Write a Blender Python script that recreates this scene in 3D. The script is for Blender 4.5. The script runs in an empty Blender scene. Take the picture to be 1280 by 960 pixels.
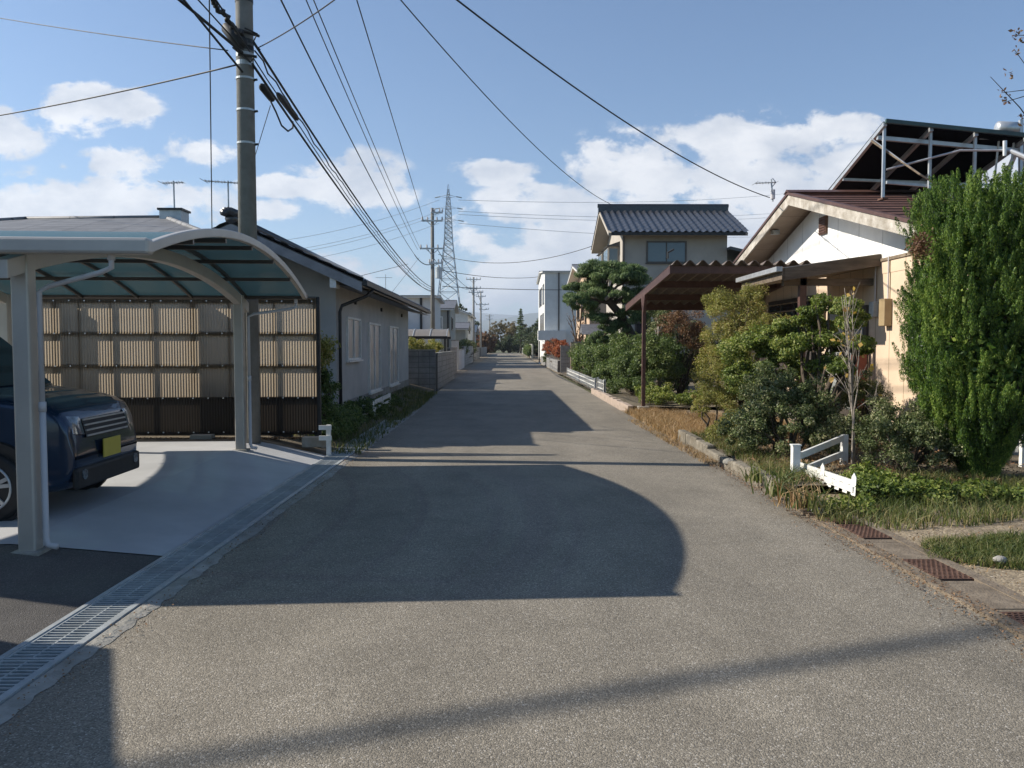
import bpy, math, random
import numpy as np
from mathutils import Vector, Matrix

random.seed(7)
rng = np.random.default_rng(11)
R = math.radians
scene = bpy.context.scene
col = scene.collection

# ------------------------------------------------------------------ camera
CAM_H = 1.6
YAW = math.atan(8 / 1000.0)
PITCH = math.atan(48 / 1000.0)
cam_data = bpy.data.cameras.new("camera")
cam = bpy.data.objects.new("camera", cam_data)
col.objects.link(cam)
cam.location = (0, 0, CAM_H)
cam.rotation_euler = (R(90) - PITCH, 0, -YAW)
cam_data.sensor_width = 36
cam_data.lens = 28.125
cam_data.clip_start = 0.05
cam_data.clip_end = 30000
scene.camera = cam
CM = (Matrix.Rotation(-YAW, 3, 'Z') @ Matrix.Rotation(R(90) - PITCH, 3, 'X'))

def P(px, py, d):
    """survey helper: the place seen at photo point (px,py), d metres up the road"""
    v = CM @ Vector((px - 640, 480 - py, -1000))
    k = d / v.y
    return Vector((v.x * k, d, CAM_H + v.z * k))

def G(px, py, h=0.0):
    v = CM @ Vector((px - 640, 480 - py, -1000))
    k = (h - CAM_H) / v.z
    return Vector((v.x * k, v.y * k, h))

# ------------------------------------------------------------------ light
SUN_DIR = Vector((1.0, -0.11, -0.657)).normalized()      # the way the light travels
elev = math.asin(-SUN_DIR.z)
sun_data = bpy.data.lights.new("sun", 'SUN')
sun_data.energy = 5.0
sun_data.angle = R(0.55)
sun_data.color = (1.0, 0.93, 0.82)
sun = bpy.data.objects.new("sun", sun_data)
col.objects.link(sun)
sun.rotation_euler = SUN_DIR.to_track_quat('-Z', 'Y').to_euler()

scene.view_settings.view_transform = 'Standard'
scene.view_settings.look = 'None'
scene.view_settings.exposure = 0.62
scene.view_settings.gamma = 1.0
scene.view_settings.use_curve_mapping = False

world = bpy.data.worlds.new("World")
scene.world = world
world.use_nodes = True
wt = world.node_tree
wt.nodes.clear()
W = wt.nodes.new
L = wt.links.new
out = W('ShaderNodeOutputWorld')
bg = W('ShaderNodeBackground')
bg.inputs['Strength'].default_value = 0.085
sky = W('ShaderNodeTexSky')
sky.sky_type = 'NISHITA'
sky.sun_disc = False
sky.sun_elevation = elev
# azimuth of the sun measured clockwise from +Y
sky.sun_rotation = math.atan2(-SUN_DIR.x, -SUN_DIR.y)
sky.altitude = 300
sky.air_density = 1.0
sky.dust_density = 0.6
sky.ozone_density = 1.6
tc = W('ShaderNodeTexCoord')
sep = W('ShaderNodeSeparateXYZ')
L(tc.outputs['Generated'], sep.inputs[0])

def wmath(op, a, b=None, clamp=False):
    n = W('ShaderNodeMath'); n.operation = op; n.use_clamp = clamp
    for i, s in enumerate((a, b)):
        if s is None: continue
        if isinstance(s, (int, float)): n.inputs[i].default_value = s
        else: L(s, n.inputs[i])
    return n.outputs[0]

ysafe = wmath('MAXIMUM', sep.outputs['Y'], 0.08)
uu = wmath('DIVIDE', sep.outputs['X'], ysafe)
vv = wmath('DIVIDE', sep.outputs['Z'], ysafe)
comb = W('ShaderNodeCombineXYZ')
L(uu, comb.inputs[0]); L(vv, comb.inputs[1])

def wnoise(scale, detail, rough, sx=1, sy=1, off=0, dist=0.0):
    mp = W('ShaderNodeMapping'); mp.inputs['Scale'].default_value = (sx, sy, 1); mp.inputs['Location'].default_value = (off, off * 0.7, off)
    L(comb.outputs[0], mp.inputs[0])
    n = W('ShaderNodeTexNoise'); n.inputs['Scale'].default_value = scale
    n.inputs['Detail'].default_value = detail; n.inputs['Roughness'].default_value = rough
    n.inputs['Distortion'].default_value = dist
    L(mp.outputs[0], n.inputs['Vector'])
    return n.outputs['Fac']

# cumulus banks by direction: (azimuth tangent, elevation tangent, half width, half height, weight)
banks = []
for (px, py, rx, ry, w) in [
    (122, 142, 75, 30, 1.0), (12, 172, 55, 28, 1.05), (160, 208, 50, 20, .85), (205, 204, 30, 14, .6), (255, 192, 50, 20, 1.0),
    (50, 268, 215, 44, 1.25), (88, 212, 14, 9, .6), (345, 268, 40, 14, .95), (370, 235, 60, 14, .9), (440, 232, 70, 38, .9),
    (475, 246, 42, 18, .8), (440, 345, 90, 26, .85), (625, 218, 60, 16, .85), (690, 262, 90, 34, .95), (655, 355, 75, 45, .95), (600, 300, 60, 26, .45),
    (800, 225, 100, 55, .9), (930, 178, 105, 34, .85), (1050, 160, 60, 20, .65), (960, 235, 130, 46, .95), (860, 300, 280, 75, .85),
    (720, 300, 100, 50, 1.0), (1180, 225, 150, 45, .9), (-250, 200, 200, 70, 1.0), (1600, 200, 240, 80, 1.0), (-700, 100, 300, 90, 1.0)]:
    mpn = W('ShaderNodeVectorMath'); mpn.operation = 'SUBTRACT'
    L(comb.outputs[0], mpn.inputs[0]); mpn.inputs[1].default_value = ((px - 632) / 1000, (432 - py) / 1000, 0)
    ml = W('ShaderNodeVectorMath'); ml.operation = 'MULTIPLY'
    L(mpn.outputs[0], ml.inputs[0]); ml.inputs[1].default_value = (1000 / rx / 1.35, 1000 / ry / 1.35, 0)
    ln = W('ShaderNodeVectorMath'); ln.operation = 'LENGTH'
    L(ml.outputs[0], ln.inputs[0])
    fall = wmath('SUBTRACT', 1.0, ln.outputs['Value'], clamp=True)
    fall = wmath('MULTIPLY', fall, w)
    banks.append(fall)
acc = banks[0]
for b in banks[1:]:
    acc = wmath('MAXIMUM', acc, b)
n1 = wnoise(13, 9, 0.62, 1, 1.5, 0.3, 0.15)
n1c = wmath('MULTIPLY', wmath('SUBTRACT', n1, 0.5), 2.7)
dens = wmath('ADD', acc, n1c)
mr = W('ShaderNodeMapRange'); mr.interpolation_type = 'SMOOTHSTEP'
L(dens, mr.inputs['Value']); mr.inputs['From Min'].default_value = 0.10; mr.inputs['From Max'].default_value = 0.46
mask = wmath('MULTIPLY', mr.outputs[0], wmath('MULTIPLY', acc, 6.0, clamp=True), clamp=True)
gate = W('ShaderNodeMapRange'); L(sep.outputs['Y'], gate.inputs['Value'])
gate.inputs['From Min'].default_value = 0.08; gate.inputs['From Max'].default_value = 0.2
mask = wmath('MULTIPLY', mask, gate.outputs[0])
mask = wmath('MULTIPLY', mask, 0.93)
# thicker cloud is a little greyer inside
n2 = wnoise(9, 6, 0.6, 1, 1.8, 4.1)
rampc = W('ShaderNodeValToRGB')
L(n2, rampc.inputs[0])
rampc.color_ramp.elements[0].position = 0.34; rampc.color_ramp.elements[0].color = (4.9, 5.3, 6.0, 1)
rampc.color_ramp.elements[1].position = 0.6; rampc.color_ramp.elements[1].color = (8.0, 8.05, 8.2, 1)
skyc = W('ShaderNodeMix'); skyc.data_type = 'RGBA'; skyc.blend_type = 'MULTIPLY'
skyc.inputs['Factor'].default_value = 1.0
L(sky.outputs[0], skyc.inputs[6]); skyc.inputs[7].default_value = (0.80, 0.96, 1.10, 1)
mixc = W('ShaderNodeMix'); mixc.data_type = 'RGBA'
L(mask, mixc.inputs['Factor']); L(skyc.outputs[2], mixc.inputs[6]); L(rampc.outputs[0], mixc.inputs[7])
L(mixc.outputs[2], bg.inputs['Color'])
L(bg.outputs[0], out.inputs[0])

# ------------------------------------------------------------------ materials
def rgb(c): return (c[0], c[1], c[2], 1)

def new_mat(name):
    m = bpy.data.materials.new(name); m.use_nodes = True
    nt = m.node_tree
    return m, nt, nt.nodes['Principled BSDF']

def pmat(name, c1, c2=None, scale=4.0, rough=0.7, metal=0.0, bump=0.0, bscale=None, spec=0.4, dirt=0.0, stretch=(1, 1, 1), detail=6, coat=0):
    """two-tone noise material with bump and broad dirt"""
    m, nt, b = new_mat(name)
    N = nt.nodes.new; K = nt.links.new
    if c2 is None: c2 = tuple(x * 0.8 for x in c1)
    t = N('ShaderNodeTexCoord'); mp = N('ShaderNodeMapping'); mp.inputs['Scale'].default_value = stretch
    K(t.outputs['Object'], mp.inputs[0])
    n = N('ShaderNodeTexNoise'); n.inputs['Scale'].default_value = scale; n.inputs['Detail'].default_value = detail; n.inputs['Roughness'].default_value = .62
    K(mp.outputs[0], n.inputs['Vector'])
    r = N('ShaderNodeValToRGB'); r.color_ramp.elements[0].position = .36; r.color_ramp.elements[1].position = .64
    r.color_ramp.elements[0].color = rgb(c1); r.color_ramp.elements[1].color = rgb(c2)
    K(n.outputs['Fac'], r.inputs[0])
    colr = r.outputs[0]
    if dirt > 0:
        n3 = N('ShaderNodeTexNoise'); n3.inputs['Scale'].default_value = scale * .23; n3.inputs['Detail'].default_value = 8
        K(mp.outputs[0], n3.inputs['Vector'])
        mr = N('ShaderNodeMapRange'); mr.inputs['From Min'].default_value = .42; mr.inputs['From Max'].default_value = .72
        mr.inputs['To Max'].default_value = dirt; K(n3.outputs['Fac'], mr.inputs['Value'])
        mx = N('ShaderNodeMix'); mx.data_type = 'RGBA'; K(mr.outputs[0], mx.inputs['Factor']); K(colr, mx.inputs[6])
        mx.inputs[7].default_value = (c1[0] * .4, c1[1] * .38, c1[2] * .33, 1); colr = mx.outputs[2]
    K(colr, b.inputs['Base Color'])
    b.inputs['Roughness'].default_value = rough; b.inputs['Metallic'].default_value = metal
    b.inputs['Specular IOR Level'].default_value = spec
    if coat: b.inputs['Coat Weight'].default_value = coat
    if bump > 0:
        n2 = N('ShaderNodeTexNoise'); n2.inputs['Scale'].default_value = bscale or scale * 4; n2.inputs['Detail'].default_value = 6
        K(mp.outputs[0], n2.inputs['Vector'])
        bp = N('ShaderNodeBump'); bp.inputs['Strength'].default_value = bump; bp.inputs['Distance'].default_value = .02
        K(n2.outputs['Fac'], bp.inputs['Height']); K(bp.outputs[0], b.inputs['Normal'])
    return m

def leaf_mat(name, cols, trans=0.3, rough=.55, spec=.35, nscale=1.1):
    """leaves: every leaf its own shade, clumps drift in hue"""
    m, nt, b = new_mat(name)
    N = nt.nodes.new; K = nt.links.new
    g = N('ShaderNodeNewGeometry'); r = N('ShaderNodeValToRGB')
    t = N('ShaderNodeTexCoord'); n = N('ShaderNodeTexNoise'); n.inputs['Scale'].default_value = nscale; n.inputs['Detail'].default_value = 3
    K(t.outputs['Object'], n.inputs['Vector'])
    ad = N('ShaderNodeMath'); ad.operation = 'MULTIPLY_ADD'; ad.inputs[1].default_value = 1.6; ad.inputs[2].default_value = -.8 + .0
    K(n.outputs['Fac'], ad.inputs[0])
    s = N('ShaderNodeMath'); s.operation = 'ADD'; K(g.outputs['Random Per Island'], s.inputs[0]); K(ad.outputs[0], s.inputs[1]); s.use_clamp = True
    K(s.outputs[0], r.inputs[0])
    cr = r.color_ramp
    while len(cr.elements) < len(cols): cr.elements.new(.5)
    for i, c in enumerate(cols):
        cr.elements[i].position = i / (len(cols) - 1); cr.elements[i].color = rgb(c)
    K(r.outputs[0], b.inputs['Base Color']); b.inputs['Roughness'].default_value = rough
    b.inputs['Specular IOR Level'].default_value = spec
    tr = N('ShaderNodeBsdfTranslucent'); mx = N('ShaderNodeMixShader'); mx.inputs[0].default_value = trans
    hs = N('ShaderNodeHueSaturation'); hs.inputs['Value'].default_value = 1.5; hs.inputs['Saturation'].default_value = 1.1; K(r.outputs[0], hs.inputs['Color'])
    K(hs.outputs[0], tr.inputs[0]); K(b.outputs[0], mx.inputs[1]); K(tr.outputs[0], mx.inputs[2])
    K(mx.outputs[0], nt.nodes['Material Output'].inputs[0])
    return m

def asphalt_mat(name, base, fine=170, contrast=.5, stain=True, speck=.25):
    m, nt, b = new_mat(name)
    N = nt.nodes.new; K = nt.links.new
    t = N('ShaderNodeTexCoord')
    v = N('ShaderNodeTexVoronoi'); v.inputs['Scale'].default_value = fine; K(t.outputs['Object'], v.inputs['Vector'])
    sc = N('ShaderNodeSeparateColor'); K(v.outputs['Color'], sc.inputs[0])
    r = N('ShaderNodeValToRGB'); cr = r.color_ramp
    cr.elements[0].position = 0; cr.elements[0].color = rgb([x * (1 - contrast) for x in base])
    cr.elements[1].position = 1; cr.elements[1].color = rgb([x * (1 + contrast * 1.1) for x in base])
    e = cr.elements.new(.93); e.color = rgb([x * (1 + contrast * .4) for x in base])
    e = cr.elements.new(.965); e.color = rgb([min(.75, x + speck) for x in base])
    K(sc.outputs[0], r.inputs[0])
    # broad wear bands along the road and cloudy stains
    mp = N('ShaderNodeMapping'); mp.inputs['Scale'].default_value = (.75, .16, 1); K(t.outputs['Object'], mp.inputs[0])
    n = N('ShaderNodeTexNoise'); n.inputs['Scale'].default_value = 1.3; n.inputs['Detail'].default_value = 7; n.inputs['Roughness'].default_value = .6; K(mp.outputs[0], n.inputs['Vector'])
    n2 = N('ShaderNodeTexNoise'); n2.inputs['Scale'].default_value = .9; n2.inputs['Detail'].default_value = 9; n2.inputs['Roughness'].default_value = .7; n2.inputs['Distortion'].default_value = .6; K(t.outputs['Object'], n2.inputs['Vector'])
    ad = N('ShaderNodeMath'); ad.operation = 'ADD'; K(n.outputs['Fac'], ad.inputs[0]); K(n2.outputs['Fac'], ad.inputs[1])
    mr = N('ShaderNodeMapRange'); mr.inputs['From Min'].default_value = .75; mr.inputs['From Max'].default_value = 1.3
    mr.inputs['To Min'].default_value = .74; mr.inputs['To Max'].default_value = 1.22; K(ad.outputs[0], mr.inputs['Value'])
    mu = N('ShaderNodeVectorMath'); mu.operation = 'SCALE'; K(r.outputs[0], mu.inputs[0]); K(mr.outputs[0], mu.inputs['Scale'])
    dn = N('ShaderNodeTexNoise'); dn.inputs['Scale'].default_value = 1.1; dn.inputs['Detail'].default_value = 6; K(t.outputs['Object'], dn.inputs['Vector'])
    dm = N('ShaderNodeVectorMath'); dm.operation = 'MULTIPLY_ADD'; dm.inputs[1].default_value = (1.3, 1.3, 0); K(dn.outputs['Color'], dm.inputs[0]); K(t.outputs['Object'], dm.inputs[2])
    cv = N('ShaderNodeTexVoronoi'); cv.feature = 'DISTANCE_TO_EDGE'; cv.inputs['Scale'].default_value = .22; K(dm.outputs[0], cv.inputs['Vector'])
    cl_ = N('ShaderNodeMapRange'); cl_.inputs['From Min'].default_value = .0015; cl_.inputs['From Max'].default_value = .007; cl_.inputs['To Min'].default_value = .93; K(cv.outputs['Distance'], cl_.inputs['Value'])
    mu2 = N('ShaderNodeVectorMath'); mu2.operation = 'SCALE'; K(mu.outputs[0], mu2.inputs[0]); K(cl_.outputs[0], mu2.inputs['Scale'])
    K(mu2.outputs[0], b.inputs['Base Color'])
    b.inputs['Roughness'].default_value = .8; b.inputs['Specular IOR Level'].default_value = .35
    bp = N('ShaderNodeBump'); bp.inputs['Strength'].default_value = .55; bp.inputs['Distance'].default_value = .006
    K(v.outputs['Distance'], bp.inputs['Height']); bp.invert = True
    K(bp.outputs[0], b.inputs['Normal'])
    return m

def lines_mat(name, c, axis, pitch, width=.012, cdark=None, rough=.6, bump=.6, spec=.3, dirt=.15, axis2=None, pitch2=1, mortar=None):
    """a wall finish with thin joints every `pitch` metres along an axis"""
    m, nt, b = new_mat(name)
    N = nt.nodes.new; K = nt.links.new
    t = N('ShaderNodeTexCoord'); s = N('ShaderNodeSeparateXYZ'); K(t.outputs['Object'], s.inputs[0])
    def joint(ax, p, w):
        d = N('ShaderNodeMath'); d.operation = 'PINGPONG'; d.inputs[1].default_value = p / 2; K(s.outputs[ax], d.inputs[0])
        l = N('ShaderNodeMath'); l.operation = 'LESS_THAN'; l.inputs[1].default_value = w; K(d.outputs[0], l.inputs[0])
        return l.outputs[0]
    j = joint(axis, pitch, width)
    if axis2 is not None:
        j2 = joint(axis2, pitch2, width); mxx = N('ShaderNodeMath'); mxx.operation = 'MAXIMUM'; K(j, mxx.inputs[0]); K(j2, mxx.inputs[1]); j = mxx.outputs[0]
    n = N('ShaderNodeTexNoise'); n.inputs['Scale'].default_value = 2.2; n.inputs['Detail'].default_value = 9; n.inputs['Roughness'].default_value = .68; K(t.outputs['Object'], n.inputs['Vector'])
    r = N('ShaderNodeValToRGB'); r.color_ramp.elements[0].position = .38; r.color_ramp.elements[1].position = .66
    r.color_ramp.elements[0].color = rgb(c); r.color_ramp.elements[1].color = rgb([x * (1 - dirt) for x in c]); K(n.outputs['Fac'], r.inputs[0])
    mx = N('ShaderNodeMix'); mx.data_type = 'RGBA'; K(j, mx.inputs['Factor']); K(r.outputs[0], mx.inputs[6]); mx.inputs[7].default_value = rgb(mortar or cdark or [x * .35 for x in c])
    K(mx.outputs[2], b.inputs['Base Color']); b.inputs['Roughness'].default_value = rough; b.inputs['Specular IOR Level'].default_value = spec
    inv = N('ShaderNodeMath'); inv.operation = 'MULTIPLY_ADD'; inv.inputs[1].default_value = -1; K(j, inv.inputs[0])
    n5 = N('ShaderNodeTexNoise'); n5.inputs['Scale'].default_value = 60; n5.inputs['Detail'].default_value = 3; K(t.outputs['Object'], n5.inputs['Vector'])
    sm = N('ShaderNodeMath'); sm.operation = 'MULTIPLY'; sm.inputs[1].default_value = .35; K(n5.outputs['Fac'], sm.inputs[0]); K(sm.outputs[0], inv.inputs[2])
    bp = N('ShaderNodeBump'); bp.inputs['Strength'].default_value = bump; bp.inputs['Distance'].default_value = .008
    K(inv.outputs[0], bp.inputs['Height']); K(bp.outputs[0], b.inputs['Normal'])
    return m

def sheet_mat(name, tint, transp, transl, gloss=.12, rough=.25):
    """thin coloured plastic sheet: partly see-through, partly glowing with light from behind"""
    m, nt, b = new_mat(name)
    N = nt.nodes.new; K = nt.links.new
    nt.nodes.remove(b)
    tp = N('ShaderNodeBsdfTransparent'); tp.inputs[0].default_value = rgb(transp)
    tl = N('ShaderNodeBsdfTranslucent'); tl.inputs[0].default_value = rgb(transl)
    df = N('ShaderNodeBsdfDiffuse'); df.inputs[0].default_value = rgb(tint)
    gl = N('ShaderNodeBsdfGlossy'); gl.inputs['Roughness'].default_value = rough; gl.inputs[0].default_value = (.8, .8, .8, 1)
    a1 = N('ShaderNodeAddShader'); K(tp.outputs[0], a1.inputs[0]); K(tl.outputs[0], a1.inputs[1])
    a2 = N('ShaderNodeAddShader'); K(a1.outputs[0], a2.inputs[0]); K(df.outputs[0], a2.inputs[1])
    mx = N('ShaderNodeMixShader'); lw = N('ShaderNodeLayerWeight'); lw.inputs[0].default_value = .18; fr = N('ShaderNodeMath'); fr.operation = 'MULTIPLY'; fr.inputs[1].default_value = gloss * 3
    K(lw.outputs['Fresnel'] if False else lw.outputs['Facing'], fr.inputs[0]); K(fr.outputs[0], mx.inputs[0]); K(a2.outputs[0], mx.inputs[1]); K(gl.outputs[0], mx.inputs[2])
    K(mx.outputs[0], nt.nodes['Material Output'].inputs[0])
    return m

def glass_mat(name, c=(.02, .025, .03), rough=.04):
    m, nt, b = new_mat(name)
    b.inputs['Base Color'].default_value = rgb(c); b.inputs['Roughness'].default_value = rough
    b.inputs['Specular IOR Level'].default_value = .8; b.inputs['IOR'].default_value = 1.5
    N = nt.nodes.new; K = nt.links.new
    t = N('ShaderNodeTexCoord'); n = N('ShaderNodeTexNoise'); n.inputs['Scale'].default_value = 1.5; K(t.outputs['Object'], n.inputs['Vector'])
    bp = N('ShaderNodeBump'); bp.inputs['Strength'].default_value = .05; K(n.outputs['Fac'], bp.inputs['Height']); K(bp.outputs[0], b.inputs['Normal'])
    return m

M = {}
M['asphalt'] = asphalt_mat('road_asphalt', (.232, .204, .160), 150, .48, speck=.18)
M['asphalt_new'] = asphalt_mat('lot_asphalt', (.115, .105, .095), 190, .35, speck=.08)
M['slab'] = pmat('slab_concrete', (.50, .50, .50), (.42, .42, .42), 1.4, .75, bump=.12, bscale=60, dirt=.3)
M['concrete'] = pmat('old_concrete', (.36, .345, .31), (.24, .23, .20), 7, .85, bump=.5, bscale=40, dirt=.5)
M['block'] = lines_mat('block_wall', (.30, .29, .275), 1, .4, .008, axis2=2, pitch2=.2, dirt=.45, bump=.8)
M['block_x'] = lines_mat('block_wall_cross', (.30, .29, .275), 0, .4, .008, axis2=2, pitch2=.2, dirt=.45, bump=.8)
M['pole'] = pmat('pole_concrete', (.20, .195, .18), (.15, .145, .13), 5, .8, bump=.25, bscale=50, dirt=.3)
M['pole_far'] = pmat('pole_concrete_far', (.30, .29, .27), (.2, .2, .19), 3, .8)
M['dark_metal'] = pmat('dark_metal', (.045, .042, .040), (.03, .03, .03), 8, .45, .3)
M['rubber'] = pmat('black_rubber', (.015, .015, .016), (.022, .022, .022), 12, .6)
M['galv'] = pmat('galvanised_steel', (.52, .55, .56), (.40, .43, .44), 12, .45, .35, bump=.1, dirt=.3)
M['galv_lite'] = pmat('aluminium_tube', (.55, .57, .58), (.45, .46, .47), 6, .4, .6)
M['alu'] = pmat('champagne_aluminium', (.50, .47, .42), (.44, .41, .37), 3, .42, .35, dirt=.08)
M['alu_dark'] = pmat('bronze_rail', (.10, .085, .075), (.08, .07, .06), 3, .4, .4)
M['pvc'] = pmat('drain_pipe_plastic', (.52, .50, .50), (.48, .46, .46), 3, .5)
M['white'] = pmat('white_paint', (.78, .77, .74), (.66, .65, .60), 9, .5, bump=.1, dirt=.25)
M['rust'] = pmat('rusty_plate', (.115, .060, .042), (.17, .10, .07), 14, .8, .2, bump=.6, bscale=90, dirt=.4)
M['brown_paint'] = pmat('brown_paint', (.115, .062, .050), (.085, .045, .038), 10, .5, .1, bump=.15, dirt=.3)
M['soil'] = pmat('dry_soil', (.19, .155, .105), (.11, .088, .06), 6, .95, bump=.8, bscale=45, dirt=.3)
M['gravel'] = asphalt_mat('gravel', (.27, .215, .145), 60, .45, speck=.12)
M['ground'] = pmat('far_ground', (.13, .12, .07), (.07, .085, .035), .8, .95, bump=.5)
M['wood'] = pmat('weathered_wood', (.33, .26, .19), (.17, .125, .085), 3, .8, bump=.4, bscale=30, stretch=(1, 6, 6), dirt=.4)
M['porch_wood'] = pmat('dark_porch_wood', (.19, .145, .105), (.10, .075, .055), 3, .8, bump=.4, bscale=30, stretch=(1, 6, 6), dirt=.4)
M['fascia'] = pmat('peeling_fascia', (.52, .48, .42), (.30, .26, .21), 5, .8, bump=.4, bscale=30, dirt=.5)
M['soffit'] = lines_mat('soffit_board', (.40, .31, .235), 1, .9, .006, dirt=.2)
M['white_wall'] = lines_mat('white_board_wall', (.80, .79, .76), 1, .9, .007, dirt=.12)
M['cream_wall'] = lines_mat('cream_board_wall', (.66, .51, .37), 1, .5, .007, dirt=.10, cdark=(.25, .18, .1))
M['grey_wall'] = pmat('grey_render', (.52, .50, .47), (.43, .42, .40), 1.6, .9, bump=.3, bscale=120, dirt=.3)
M['beige_wall'] = pmat('beige_render', (.43, .39, .34), (.38, .345, .30), 2, .9, bump=.2, dirt=.15)
M['pale_wall'] = pmat('pale_render', (.62, .62, .60), (.56, .56, .54), 2, .9, dirt=.15)
M['tan_wall'] = pmat('tan_render', (.52, .38, .26), (.47, .34, .24), 2, .9, dirt=.15)
M['olive_wall'] = pmat('olive_render', (.36, .36, .32), (.31, .31, .28), 2, .9, dirt=.2)
M['slate'] = lines_mat('slate_roof', (.21, .21, .215), 1, .30, .012, axis2=0, pitch2=.9, dirt=.4, bump=.7)
M['tile'] = pmat('glazed_dark_tile', (.055, .058, .066), (.035, .037, .043), 10, .28, bump=.15, spec=.6, dirt=.2)
M['tile_grey'] = pmat('grey_tile', (.17, .17, .18), (.11, .11, .12), 8, .5, dirt=.3)
M['roof_red'] = pmat('faded_red_sheet_roof', (.235, .115, .085), (.16, .085, .065), 3, .6, bump=.2, stretch=(1, .3, 1), dirt=.35)
M['glass'] = glass_mat('window_glass')
M['glass_sky'] = glass_mat('window_glass_pale', (.10, .13, .15), .08)
M['curtain'] = pmat('curtain_behind_glass', (.36, .37, .36), (.25, .26, .26), 6, .25, spec=.8, stretch=(1, 8, .3))
M['pcb_teal'] = sheet_mat('blue_roof_sheet', (.055, .115, .13), (.013, .030, .037), (.006, .014, .018))
M['pcb_brown'] = sheet_mat('brown_corrugated_sheet', (.03, .024, .017), (.12, .095, .065), (.58, .48, .36))
M['pcb_brown_shaded'] = sheet_mat('shaded_corrugated_sheet', (.02, .017, .015), (.10, .08, .06), (.03, .025, .02))  # brown fence sheet again, darkened to paint in the shade low down
M['pcb_clear'] = sheet_mat('aged_clear_sheet', (.16, .15, .14), (.10, .10, .10), (.16, .15, .14))
M['panel_back'] = pmat('solar_panel_back', (.003, .004, .007), (.005, .006, .010), 5, .8, spec=.08)
M['bark'] = pmat('bark', (.10, .075, .052), (.055, .042, .03), 9, .9, bump=.8, stretch=(1, 1, .3))
M['bark_pale'] = pmat('pale_bark', (.36, .31, .26), (.22, .185, .15), 8, .9, bump=.5)
M['leaf_conifer'] = leaf_mat('conifer_leaf', [(.015, .038, .008), (.044, .098, .012), (.095, .175, .020), (.22, .29, .05)], .22, nscale=1.6)
M['leaf_dark'] = leaf_mat('dark_glossy_leaf', [(.055, .078, .026), (.10, .135, .042), (.18, .20, .08), (.33, .31, .17)], .22, .5, .35)
M['leaf_mid'] = leaf_mat('mid_leaf', [(.055, .085, .018), (.12, .165, .03), (.20, .25, .05), (.32, .32, .10)], .3)
M['leaf_yellow'] = leaf_mat('yellow_green_leaf', [(.12, .125, .03), (.21, .22, .05), (.31, .30, .08), (.34, .25, .11)], .32)
M['leaf_pine'] = leaf_mat('pine_needle', [(.035, .065, .022), (.07, .12, .038), (.13, .19, .060), (.20, .26, .09)], .15)
M['leaf_hedge'] = leaf_mat('hedge_leaf', [(.036, .062, .018), (.070, .112, .028), (.12, .17, .045), (.18, .21, .07)], .28)
M['leaf_orange'] = leaf_mat('orange_leaf', [(.16, .05, .025), (.26, .07, .03), (.32, .11, .045), (.20, .09, .04)], .3)
M['leaf_brown'] = leaf_mat('brown_leaf', [(.10, .06, .035), (.17, .10, .05), (.24, .15, .08), (.12, .05, .03)], .3)
M['leaf_autumn'] = leaf_mat('autumn_leaf', [(.09, .08, .03), (.15, .12, .045), (.20, .16, .07), (.13, .075, .04)], .3, nscale=.25)
M['leaf_far'] = leaf_mat('far_leaf', [(.03, .05, .02), (.05, .075, .03), (.08, .10, .045), (.12, .12, .06)], .25, nscale=.3)
M['leaf_ivory'] = leaf_mat('yellow_dry_leaf', [(.45, .30, .08), (.55, .38, .12), (.4, .25, .1)], .35)
M['grass'] = leaf_mat('grass_blade', [(.05, .075, .018), (.085, .115, .028), (.15, .16, .05), (.26, .22, .10)], .3)
M['straw'] = leaf_mat('dry_grass_blade', [(.24, .15, .07), (.36, .24, .12), (.46, .33, .18), (.17, .12, .05)], .3)
M['litter'] = leaf_mat('leaf_litter', [(.13, .07, .035), (.22, .12, .06), (.30, .19, .10), (.10, .08, .05)], .1)

# ------------------------------------------------------------------ mesh helpers
BASE = {}

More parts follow.
